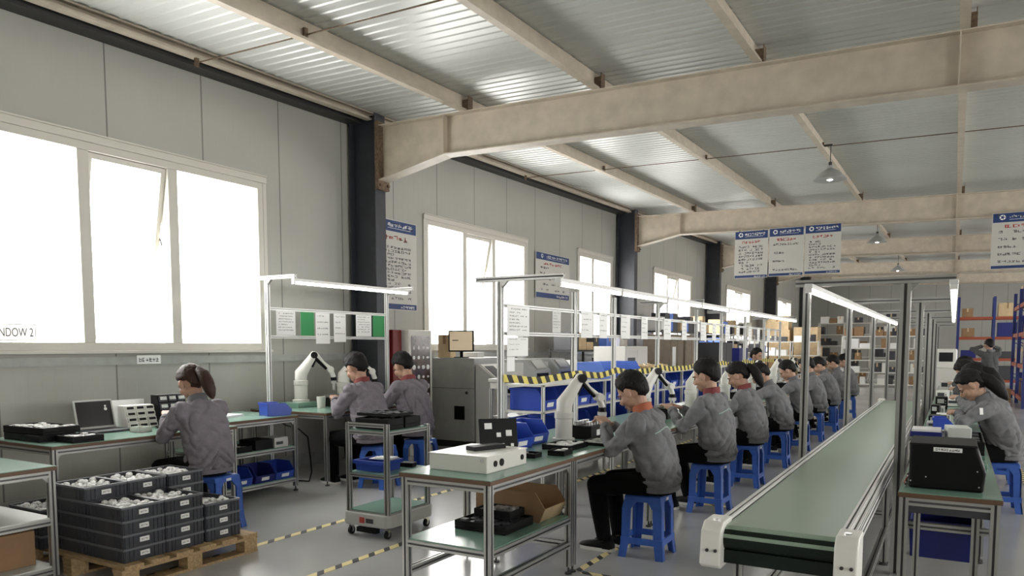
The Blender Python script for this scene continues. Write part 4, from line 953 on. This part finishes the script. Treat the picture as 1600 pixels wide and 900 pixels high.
for k, (x, y, w, d, h, q) in enumerate(((-.14, 5.75, .1, .16, .1, 0), (-.14, 5.42, .12, .2, .09, 2), (-.1, 7.2, .16, .18, .08, 0), (-.13, 7.9, .14, .2, .1, 2), (-.13, 8.2, .12, .22, .16, 1), (-.06, 8.75, .16, .2, .12, 0), (-.14, 9.3, .1, .18, .2, 1), (-.12, 9.7, .16, .2, .13, 2), (-.1, 10.4, .16, .22, .24, 1), (.02, 10.9, .2, .2, .15, 0), (-.1, 11.6, .18, .24, .26, 0), (-.08, 12.3, .2, .3, .2, 2), (-.08, 14.3, .2, .3, .3, 0))):
    nm = ['next behind the carrying case', 'beside the green-edged tray', 'just past the wide black tray', 'beside the blue picking bin', 'taller, near the ponytailed person', 'past the ponytailed person', 'behind the ponytailed person, upright', 'in front of the second seated person', 'by the second seated person, upright', 'past the second seated person', 'tall, near the third seated person', 'past the third seated person', 'last before the far monitor'][k]
    h *= .62; w *= .8
    t = T('instrument', its[q][0] + ', ' + nm, 'instrument', (x, y, .75), rn.uniform(-.1, .1)); MB().b(-w/2, -d/2, .008, w/2, d/2, h).build('housing', its[q][1], t, bevel=.006)
    mb = MB(); mb.b(-w*.35, -d/2-.003, h*.5, w*.2, -d/2, h*.85); mb.build('display', m_dgrey if q != 1 else m_lgrey, t); mb = MB()
    for i in range(3): mb.cyl((w*.32, -d/2, h*(.3+.2*i)), (w*.32, -d/2-.008, h*(.3+.2*i)), w*.05, n=8)
    mb.build('knob', m_dgrey if q != 1 else m_chrome, t)
    mb = MB()
    for a in (-1, 1):
        for b in (-1, 1): mb.cyl((a*w*.4, b*d*.4, 0), (a*w*.4, b*d*.4, .008), .012, n=8)
    mb.build('feet', m_blk2, t)
t = T('cabinet_monitor', 'white boxy monitor on a white cabinet at the far end of the right-hand line', 'monitor', (-.12, 16.9, 0), 0)
MB().b(-.32, 0, 0, .32, .7, 1.05).build('cabinet', m_offw, t, bevel=.01); MB().b(-.19, .1, 1.07, .19, .55, 1.45).build('housing', m_white, t, bevel=.03); MB().b(-.12, .092, 1.2, .12, .1, 1.38).build('screen', m_screen, t, bevel=.01); MB().b(-.35, .0, 1.05, .35, .6, 1.07).build('shelf', m_white, t)
# ================================================================== workers
stool(-1.86, 5.14, .03, 'blue plastic stool under the person with the orange collar, nearest in the middle row')
ST = ['second', 'third', 'fourth', 'fifth', 'sixth', 'seventh', 'eighth', 'ninth']
PYS = [(-1.87, 6.79), (-1.88, 8.28), (-1.88, 9.82), (-1.88, 11.3), (-1.89, 12.8), (-1.88, 14.4), (-1.89, 15.9), (-1.89, 17.4)]
for k, (x, y) in enumerate(PYS): stool(x, y, .02*((k*7) % 5-2), 'blue plastic stool of the middle row, %s from the front' % ST[k])
A90 = PI/2
person('person in grey jacket with orange collar, nearest in the middle row, at a test fixture', -1.81, 5.14, A90-.05, lean=.30, hp=.62, hands=((-.05, .375, .925), (.09, .39, .915)), cm=m_colo, piping=True, feet=((-.10, .35, .08), (.07, .31, .08)), curl=1.2)
person('person in grey jacket with maroon collar, second in the middle row, seen from behind', -1.83, 6.79, A90-.12, s=1.05, lean=.16, hp=.35, cm=m_colr, piping=True, hands=((-.1, .385, .92), (.1, .385, .92)))
person('person in grey jacket with a dark ponytail, third in the middle row', -1.84, 8.28, A90+.0, lean=.26, hp=.55, hair='ponytail', cm=m_colr, vox=1.2)
person('person in grey jacket bending low with head bowed, fourth in the middle row', -1.84, 9.82, A90+.12, lean=.42, hp=.75, vox=1.3)
person('person in grey jacket, face in profile, fifth in the middle row', -1.84, 11.3, A90+.15, s=.98, lean=.33, hp=.6, vox=1.4)
person('person in grey jacket, sixth in the middle row, just left of the nearest frame post', -1.85, 12.8, A90+.2, lean=.28, hp=.5, vox=1.5)
person('person in grey jacket, seventh in the middle row, just right of the nearest frame post', -1.85, 14.4, A90+.1, lean=.35, hp=.7, vox=1.7)
person('person in grey jacket, eighth in the middle row', -1.85, 15.9, A90+.1, lean=.3, hp=.5, vox=1.8)
person('person in grey jacket, ninth and last in the middle row', -1.85, 17.4, A90+.1, lean=.25, hp=.5, vox=2)
stool(-3.75, 16.9, 0, 'blue plastic stool on the far side of the middle line of benches')
person('person facing the room on the far side of the middle line of benches', -3.75, 16.9, -A90-.35, seat=.46, s=1.12, lean=.1, hp=.25, vox=1.8)
# left
stool(-5.2, 4.08, .1, 'blue plastic stool under the ponytailed person at the window workbench')
person('person in mauve-grey jacket with brown ponytail, seated alone at the window workbench', -5.24, 4.04, A90-.05, s=1.03, lean=.30, hp=.55, hair='ponytail', hm=m_hairb, jm=m_jackp, hands=((-.08, .43, .91), (.10, .42, .91)), knee=.16, edge=.36)
stool(-5.26, 6.2, .1, 'blue plastic stool under the person with cropped hair behind the trolley')
person('person in mauve-grey jacket with cropped hair, working nearest at the robot bench', -5.34, 6.16, A90-.05, edge=.41, s=1.12, seat=.46, lean=.28, hp=.55, jm=m_jackp, cm=m_colr, hands=((-.04, .48, .92), (.12, .47, .91)), feet=((-.1, .46, .08), (.13, .40, .08)))
stool(-5.22, 6.88, .1, 'blue plastic stool under the person sitting farther along the robot bench')
person('person in mauve-grey jacket with thick black hair, sitting farther along the robot bench', -5.3, 6.88, A90-.1, edge=.45, s=1.12, seat=.46, lean=.25, hp=.6, jm=m_jackp, cm=m_colr, hands=((-.1, .5, .90), (.12, .5, .90)))
# right
stool(.42, 8.2, .05, 'blue plastic stool under the ponytailed person of the right-hand line')
person('person in grey jacket with dark ponytail and white badge, leaning over the right-hand bench', .42, 8.2, A90+.05, s=1.0, lean=.45, hp=.75, hair='long', edge=.22, clear=.80, hands=((-.06, .36, .88), (.08, .37, .88)), badge=True, hr=.1)
stool(.46, 9.9, 0, 'blue plastic stool hidden behind the ponytailed person of the right-hand line')
person('person in grey jacket, second of the right-hand line, behind the badge wearer', .46, 9.9, A90, s=1.02, lean=.4, hp=.7, edge=.22, clear=.81, hair='long', vox=1.3)
stool(.44, 12.0, 0, 'blue plastic stool, third along the right-hand line')
person('person in dark jacket with black hair, third of the right-hand line, head bowed', 0.44, 12.0, A90, edge=.2, clear=.81, s=1.05, lean=.45, hp=.8, hair='long', jm=m_jackd, vox=1.4)
stool(.42, 13.8, 0, 'blue plastic stool, fourth along the right-hand line')
person('person in dark jacket, fourth and farthest of the right-hand line', .42, 13.8, A90, edge=.2, clear=.81, s=1.05, lean=.4, hp=.6, jm=m_jackd, vox=1.5)
person('person in dark grey jacket standing in the aisle with both hands raised to the head', .72, 20.5, .5, s=.95, pose='stand', clear=0, lean=.05, hp=.3, jm=m_jackd, hands=((-.10, .12, 1.50), (.10, .12, 1.50)), vox=1.6)
# ================================================================== machines along the wall
t = T('control_cabinet', 'dark red control cabinet on the wall beside the dark column', 'cabinet', (-6.85, 7.93, 0)); MB().b(0, 0, .05, .39, .185, 1.72).build('body', m_red, t, bevel=.008); MB().b(.03, .01, 0, .36, .175, .05).build('plinth', m_dark, t); MB().b(.39, .02, .1, .394, .165, 1.66).build('door', m_red, t, bevel=.002); MB().cyl((.394, .05, 1.0), (.41, .05, 1.0), .01).build('handle', m_chrome, t)
t = T('display_cabinet', 'white display cabinet with a dark window of bright parts beside the red cabinet', 'cabinet', (-6.83, 8.13, 0))
MB().b(0, 0, 0, .48, .52, 1.72).build('body', m_offw, t, bevel=.01); MB().b(.48, .05, .62, .486, .47, 1.64).build('window', m_vend, t)
r_ = random.Random(4)
mb = MB()
for i in range(7):
    for j in range(4): c = (.487, .1+j*.105, .68+i*.133); mb.sph(c, (.006, r_.uniform(.015, .04), r_.uniform(.015, .04)), 8)
mb.build('display_part', m_parts, t)['kind'] = 'stuff'
MB().b(.48, .05, .1, .485, .47, .55).build('lower_door', m_lgrey, t, bevel=.002)
t = T('grey_machine', 'large grey floor-standing machine with a sloped control panel', 'machine', (-6.75, 9.2, 0))
mb = MB(); mb.prism([(0, .1), (1.25, .1), (1.25, 1.12), (1.05, 1.12), (.9, 1.33), (0, 1.33)], 0, 0, .75); mb.build('body', m_grey, t, bevel=.01)
mb = MB(); mb.b(.04, .04, 0, .71, 1.2, .1); mb.build('plinth', m_dark, t)
mb = MB(); mb.prism([(1.02, 1.15), (.9, 1.33), (.905, 1.335), (1.03, 1.155)], 0, .12, .66); mb.build('control_panel', m_lgrey, t)
mb = MB(); mb.b(.75, .06, .16, .757, .6, 1.05); mb.build('door', m_lgrey, t, bevel=.003); mb = MB(); mb.b(.75, .64, .16, .757, 1.2, 1.05); mb.build('door', m_lgrey, t, bevel=.003)
MB().b(.757, 1.14, .8, .775, 1.16, .86).build('handle', m_dark, t)
mb = MB(); mb.b(.4, -.006, .42, .58, 0, .62); mb.build('vent', m_black, t); mb = MB(); mb.cyl((.62, 0, .82), (.62, -.012, .82), .022); mb.build('lock', m_dark, t); MB().b(0, -.003, .88, .75, 0, .886).build('panel_seam', m_dark, t)
# desk terminal in front of it
t = T('operator_console', 'pale operator console with a sloped keypad beside the grey machine', 'console', (-5.99, 9.22, 0))
mb = MB(); mb.prism([(0, 0), (.42, 0), (.42, .96), (.04, 1.24), (0, 1.24)], 1, 0, .78); mb.build('body', m_lgrey, t, bevel=.008)
an = math.atan2(.28, .38); Rm = Matrix.Rotation(an, 3, 'Y'); nz = V((math.sin(an), 0, math.cos(an)))
def onp(u, y): return V((.04+u*.38, y, 1.24-u*.28)) + nz*.004
for nm, u, y, a_, b_, m_ in (('keypad_panel', .5, .39, .44, .70, m_white), ('screen', .42, .20, .26, .24, m_dgrey), ('keypad', .45, .52, .3, .26, m_paper), ('key_row', .82, .25, .06, .3, m_lgrey)):
    mb = MB(); mb.obox(onp(u, y)+nz*(.003 if nm == 'keypad_panel' else .008), (a_, b_, .006), Rm); mb.build(nm, m_, t)
MB().b(.42, .02, .80, .60, .76, .83).build('drawer_shelf', m_white, t, bevel=.003); MB().b(.42, .04, .83, .55, .74, .93).build('drawer_slot', m_black, t)
MB().b(.42, .04, .08, .428, .74, .76).build('door', m_offw, t, bevel=.003); MB().b(.428, .62, .55, .44, .64, .64).build('handle', m_dark, t)
t = T('monitor', 'flat monitor with a beige screen standing on the grey machine', 'monitor', (-6.3, 9.32, 1.33), 0)
MB().b(-.1, -.06, 0, .1, .06, .014).build('foot', m_black, t); MB().b(-.02, -.01, .014, .02, .012, .1).build('stand', m_black, t); MB().b(-.19, -.03, .09, .19, .01, .40).build('housing', m_black, t, bevel=.004); MB().b(-.172, -.0315, .11, .172, -.03, .385).build('screen', m_mon, t); MB().b(-.13, -.0325, .25, -.04, -.0315, .262).build('screen_line', m_black, t)
t.rotation_euler = (0, 0, .35)
carton('tan carton with a pale front on top of the grey machine, left of the monitor', (-6.62, 9.4, 1.33), .2, .2, .2, .34, m_cardl)
carton('low grey box on top of the grey machine, behind the monitor', (-6.45, 9.85, 1.33), 0, .3, .2, .08, m_lgrey, tape=False, name='instrument_case')
t = T('clamp_stand', 'tall grey stand with a white clamp head by the middle window', 'stand', (-6.0, 10.6, 0)); MB().b(-.15, -.15, 0, .15, .15, .04).build('foot', m_dark, t); MB().b(-.05, -.05, .04, .05, .05, 1.85).build('column', m_grey, t); MB().b(-.16, -.06, 1.85, .1, .06, 2.02).build('head', m_white, t, bevel=.01); MB().cyl((-.16, -.02, 1.9), (-.22, -.02, 1.9), .03).build('knob', m_black, t); MB().cyl((0, -.02, 2.02), (0, -.02, 2.12), .045).build('motor', m_black, t)
# table with grey units beyond the nearest post
t = T('printer_table', 'white table with two dark slots behind the nearest post of the middle gantry', 'table', (-4.95, 7.9, 0))
MB().b(0, 0, 1.06, .62, 2.0, 1.10).build('tabletop', m_offw, t, bevel=.004); MB().b(.02, .02, .98, .6, 1.98, 1.06).build('apron', m_white, t)
for x in (.03, .57):
    for y in (.03, .72, 1.35, 1.97): MB().alu((x, y, 0), (x, y, .98)).build('leg', m_aluw, t)
for z in (.3, .62): MB().b(.03, .03, z, .57, 1.97, z+.02).build('shelf', m_lgrey, t)
for k, y in enumerate((8.1, 8.75)):
    t = T('label_printer', 'grey boxy printer with a tilted display, %s of two on the white table' % ('left', 'right')[k], 'printer', (-4.62, y+.15, 1.10))
    mb = MB(); mb.prism([(-.25, 0), (.25, 0), (.25, .10), (.12, .24), (-.25, .24)], 1, -.22, .22); mb.build('body', m_grey, t, bevel=.01); mb = MB(); mb.obox((.192, .0, .178), (.01, .26, .13), Matrix.Rotation(-.75, 3, 'Y')); mb.build('display', m_lgrey, t); MB().b(-.2, -.224, .03, .1, -.22, .2).build('side_panel', m_lgrey, t); MB().b(.25, -.15, .02, .254, .15, .07).build('paper_slot', m_black, t)
tray('black crate of parts on the lower shelf of the white table', (-4.62, 8.3, .322), 0, .4, .5, .16, m_dgrey); tray('black crate of parts on the upper shelf of the white table', (-4.62, 8.9, .642), 0, .4, .5, .16, m_dgrey)
# rack of blue totes seen below the warning tape
t = T('tote_rack', 'white rack full of blue bins below the warning tape', 'rack', (-4.25, 8.0+.0, 0)); L = 5.2
t.location = (-4.25, 10.1, 0)
for y in (0, .87, 1.74, 2.6, 3.47, 4.33, 5.2):
    for x in (0, .5): MB().alu((x, y, 0), (x, y, 1.12), .035).build('post', m_aluw, t)
for z in (.18, .52, .86, 1.12): MB().b(-.015, -.015, z-.02, .515, L+.015, z).build('shelf', m_offw, t)
t0 = T('tote_rack', 'short white rack of blue bins beside the white table, below the warning tape', 'rack', (-4.1, 6.9, 0))
for y in (0, .8, 1.6, 2.4, 3.0):
    for x in (0, .45): MB().alu((x, y, 0), (x, y, 1.1), .03).build('post', m_aluw, t0)
for z in (.18, .50, .82, 1.1): MB().b(-.015, -.015, z-.02, .465, 3.015, z).build('shelf', m_offw, t0)
bp = hopper_bin('blue picking bin on the racks below the warning tape', (-3.888, 7.15, .182), 0, .36, .4, .235, m_blueb, 'blue bins on the low racks')
for zi, z in enumerate((.18, .50, .82)):
    for k in range(7):
        if zi == 0 and k == 0: continue
        if k > 0 or zi > 0: dup(bp, (-3.888, 7.15+k*.4+.05*(k > 1), z+.002), 0)
for zi, z in enumerate((.18, .52, .86)):
    for k in range(12): dup(bp, (-3.98, 10.33+k*.42, z+.002), 0)
for k, y in enumerate((9.0, 9.4, 9.8)):
    if k < 3: hopper_bin('pale blue picking bin, %s of three lying on the low rack above the tape' % ('left', 'middle', 'right')[k], (-3.88, 8.75+k*.42, 1.1), 0, .38, .42, .2, m_pblue)
def clutter(spots, group, label, cat, name, seed=0):
    pass
rn = random.Random(21)
rope = MB()
pts = [(rn.uniform(-.18, .18), .35*math.sin(i*.9)+rn.uniform(-.1, .1), .02+.09*abs(math.sin(i*1.7))) for i in range(46)]
o = rope.tube(pts, .013, 6).build('hose_coil', m_cardl, smooth=True); o.location = (-3.95, 10.9, 1.12); tag(o, 'heap of pale yellow hose on the rack above the warning tape', 'hose')
# storage shelving farther down the window wall
def shelf_rack(label, loc, rz, w, d, h, n, m, name='storage_shelf', bays=1):
    t = T(name, label, 'shelving', loc, rz)
    for i in range(bays+1):
        for y in (.02, d-.02): MB().b(i*w-.02, y-.02, 0, i*w+.02, y+.02, h).build('upright', m, t)
    for k in range(n): MB().b(-.01, 0, .1+k*(h-.14)/(n-1)-.015, w*bays+.01, d, .1+k*(h-.14)/(n-1)+.015).build('shelf', m, t)
    return t
def fill(t, w, d, h, n, bays, seed, mats, lab, group, dens=.9, hmax=.8, top=True, name='carton', cat='box'):
    rn = random.Random(seed); st = (h-.14)/(n-1); M_ = t.matrix_basis.copy() if False else Matrix.Translation(t.location) @ Matrix.Rotation(t.rotation_euler.z, 4, 'Z')
    for k in range(n if top else n-1):
        x = .05
        while x < w*bays-.2:
            bw_ = rn.uniform(.18, .45)
            if x+bw_ > w*bays-.03: break
            if rn.random() < dens and not any(abs(x+bw_/2-i*w) < bw_/2+.03 for i in range(1, bays)):
                hh = rn.uniform(.35, hmax)*st; p = M_ @ V((x+bw_/2, d*.5, .118+k*st)); q = rn.randrange(len(mats))
                carton(lab % mats[q][1], p, t.rotation_euler.z, bw_*.94, d*.72, hh, mats[q][0], group % mats[q][1], tape=rn.random() < .5, name=name)
            x += bw_+.01
MC = [(m_card, 'brown'), (m_cardl, 'tan'), (m_white, 'white'), (m_dgrey, 'dark'), (m_pblue, 'blue'), (m_paper, 'pale')]
for k, (y, x, m, nb) in enumerate(((12.8, -6.7, m_dark, 1), (17.6, -6.6, m_dgrey, 2), (22.9, -6.6, m_offw, 2), (28.2, -6.6, m_dgrey, 0))):
    s_ = ['beneath the middle of the wall windows', 'under the fourth window', 'behind the rear benches', 'farthest along the window wall'][k]
    h_ = 1.9 if k else 1.45
    r = shelf_rack('storage shelf of mixed boxes along the window wall, ' + s_, (x+.55, y, 0), PI/2, 1.5, .5, h_, 4, m, bays=nb+1)
    fill(r, 1.5, .5, h_, 4, nb+1, k+3, [MC[i] for i in (2, 3, 5, 1, 3, 4)], '%s box on the storage shelf ' + s_, '%s boxes on the shelf ' + s_)
for k, (y, w, h, m, s_) in enumerate(((12.3, 1.1, 1.5, m_offw, 'white machine cabinet standing beyond the tote rack'), (15.3, .9, 1.75, m_brownc, 'brown locker cabinet with a white notice, seen through the gantry rails'), (16.3, .9, 1.75, m_brownc, 'brown locker cabinet next to the one with the white notice'), (19.2, 1.2, 1.6, m_dgrey, 'dark grey machine cabinet seen through the gantry rails'), (21.2, 1.0, 1.45, m_navy, 'dark blue machine cabinet seen through the far gantry rails'))):
    t = T('machine_cabinet', s_, 'cabinet', (-5.7 if k != 0 else -5.5, y, 0)); MB().b(0, 0, .08, .6, w, h).build('body', m, t, bevel=.01); MB().b(.04, .04, 0, .56, w-.04, .08).build('plinth', m_dark, t)
    for a in (0, 1): MB().b(.6, .03+a*w/2, .14, .606, w/2-.02+a*w/2, h-.06).build('door', m, t, bevel=.003)
    MB().b(.606, w/2-.06, h*.55, .62, w/2-.04, h*.65).build('handle', m_chrome, t)
    if k == 1: MB().b(.607, .12, h*.62, .609, .34, h*.85).build('notice', m_paper, t)
    if k == 0: MB().b(.606, .1, .9, .61, .45, 1.3).build('window', m_dgrey, t)
# far-end store
for k, (x, y, nb, h_, m, nn) in enumerate(((-6.4, 30.4, 2, 1.7, m_white, 4), (-5.0, 34.5, 3, 2.5, m_offw, 6), (-3.6, 30.6, 3, 1.9, m_white, 5))):
    s_ = ['at the left of the far store', 'in the middle of the far store', 'at the right of the far store'][k]
    r = shelf_rack('white storage shelf crowded with small boxes ' + s_, (x, y, 0), 0, 1.0, .5, h_, nn, m, bays=nb)
    fill(r, 1.0, .5, h_, nn, nb, 40+k, [MC[i] for i in (2, 3, 5, 3, 0)], '%s carton on the storage shelf ' + s_, '%s cartons ' + s_)
for k, (x, y, z, w, h) in enumerate(((-6.1, 32.0, 0, 1.1, 1.3), (-6.15, 32.0, 1.3, 1.0, .85), (-5.6, 33.3, 0, .01, 0), (-5.0, 32.0, 0, .95, 1.5), (-5.05, 32.0, 1.5, .9, .75), (-6.15, 32.0, 2.15, .9, .55))):
    if h: carton('large tan carton, %s of the tall pile at the far left wall' % ['bottom left', 'middle left', '', 'bottom right', 'top right', 'top left'][k], (x, y, z), 0, w, .8, h, m_cardl)
# blue pallet racking at the right
def pallet_rack(label, loc, rz, w, d, h, bays, levels):
    t = T('pallet_rack', label, 'racking', loc, rz)
    for i in range(bays+1):
        for y in (.04, d-.04): MB().b(i*w-.045, y-.04, 0, i*w+.045, y+.04, h).build('upright', m_rack, t)
        b = MB()
        for k in range(int(h/.5)): b.cyl((i*w, .08, .2+k*.5), (i*w, d-.08, .6+k*.5 if k % 2 == 0 else .2+k*.5), .014, n=6)
        b.build('bracing', m_rack, t)
    for z in levels:
        for i in range(bays):
            for y in (.04, d-.04): MB().b(i*w+.045, y-.025, z-.1, i*w+w-.045, y+.025, z).build('beam', m_orange, t)
            MB().b(i*w+.05, .07, z-.02, i*w+w-.05, d-.07, z).build('deck', m_dgrey, t)
    return t
lv = (.25, 1.05, 1.85, 2.6)
def rack_fill(t, w, d, bays, lv, seed, s_):
    rn = random.Random(seed); M_ = Matrix.Translation(t.location) @ Matrix.Rotation(t.rotation_euler.z, 4, 'Z')
    for z in lv:
        for i in range(bays):
            x = i*w+.1
            while x < i*w+w-.5:
                bw_ = rn.uniform(.35, .7)
                if x+bw_ > i*w+w-.1: break
                q = rn.choice((0, 0, 1, 4, 3, 2)); p = M_ @ V((x+bw_/2, d/2, z+.003)); mm = m_navy if q == 4 else MC[q][0]
                if rn.random() < .85: carton('%s box on the blue pallet rack %s' % (MC[q][1], s_), p, t.rotation_euler.z, bw_*.92, d*.8, rn.uniform(.25, .55), mm, '%s boxes on the rack %s' % (MC[q][1], s_), tape=q < 2)
                x += bw_+.02
ra = pallet_rack('blue pallet rack across the far end of the right aisle', (.12, 33.5, 0), 0, 1.15, .9, 3.35, 3, lv); rack_fill(ra, 1.15, .9, 3, lv, 3, 'at the far end of the aisle')
rb_ = pallet_rack('blue pallet rack with its end frame towards the camera at the right edge', (2.40, 21.8, 0), PI/2, 2.2, .95, 3.0, 2, lv); rack_fill(rb_, 2.2, .95, 2, lv, 5, 'at the right edge')
carton('brown carton on the floor beside the standing person', (1.05, 22.5, 0), .1, .4, .4, .45, m_card)
t = T('side_table', 'white-legged low table at the right edge beside the blue rack', 'table', (1.5, 17.0, 0)); MB().b(0, 0, .68, .7, 1.2, .72).build('tabletop', m_shelfw, t)
for x in (.03, .67):
    for y in (.03, 1.17): MB().b(x-.025, y-.025, 0, x+.025, y+.025, .68).build('leg', m_white, t)
# ================================================================== hung signs and lamps
for k, (x, s_) in enumerate(((-4.20, 'left one of three hung together over the middle line'), (-3.48, 'middle one of three hung together, with few lines of text'), (-2.76, 'right one of three hung together, densely printed'))):
    z = 2.97+.012*k; t = sign('hanging_sign', 'blue and white hanging sign, ' + s_, 'sign', (x, 16.84, z), (1, 0, 0), .70, 1.01, (9, 4, 11)[k], 6, True, .17, .06, seed=50+k*17)
    for a in (.1, .6): MB().cyl((a, .0, 1.0), (a, .0, zr(x+a, 16.95)-.474-z), .012, n=6).build('hanging_tie', m_dark, t)
t = sign('hanging_sign', 'blue and white hanging sign with a red title, alone at the right picture edge', 'sign', (.53, 16.84, 2.93), (1, 0, 0), .9, 1.03, 5, 4, True, .17, .06, seed=120)
for a in (.1, .8): MB().cyl((a, 0, 1.02), (a, 0, zr(.53+a, 16.95)-.474-2.93), .012, n=6).build('hanging_tie', m_dark, t)
for k, (x, y, z, s_) in enumerate(((-1.62, 11.8, 3.87, 'nearest of three, above the conveyor'), (-1.66, 20.0, 3.95, 'middle of three down the hall'), (-1.70, 28.4, 4.0, 'farthest of three down the hall'))):
    t = T('pendant_lamp', 'grey cone pendant lamp, ' + s_, 'lamp', (x, y, z)); zt_ = zr(x, y)-z+.06
    MB().lathe((0, 0, 0), [(.225, 0), (.22, .012), (.13, .11), (.05, .155), (.04, .2), (.034, .2), (.045, .15), (.12, .1), (.205, .006)]).build('shade', m_grey, t, smooth='auto')
    MB().lathe((0, 0, 0), [(.02, .14), (.05, .09), (.075, .04), (.06, .01), (.02, -.01)]).build('bulb', m_bulb, t, smooth=True)
    MB().cyl((0, 0, .2), (0, 0, .25), .025).build('cap', m_dark, t); MB().cyl((0, 0, .25), (0, 0, zt_), .006, n=6).build('cord', m_dark, t)
    MB().b(-.16, -.02, zt_-.02, .02, .02, zt_).build('hanger', m_dark, t)
# ================================================================== floor marking
def floor_tape(label, x0, y0, x1, y1, m):
    o = MB().b(x0, y0, .0005, x1, y1, .0025).build('floor_tape', m); tag(o, label, 'floor tape')
floor_tape('yellow and black floor tape along the aisle by the pallet and trolley', -4.52, 1.5, -4.46, 9.0, m_ftape)
floor_tape('yellow and black floor tape beside the nearest middle benches', -3.60, 1.8, -3.54, 14, m_ftape)
floor_tape('short yellow and black floor tape running under the nearest blue stool', -2.14, 4.5, -2.09, 5.3, m_ftape)
floor_tape('yellow and black floor tape crossing in front of the nearest blue stool', -2.08, 4.46, -1.2, 4.51, m_ftapex)
floor_tape('pale floor tape crossing behind the second blue stool', -2.1, 7.02, -1.0, 7.07, m_ftapex)
floor_tape('yellow and black floor tape at the right edge of the aisle', .72, 5, .78, 30, m_ftape)
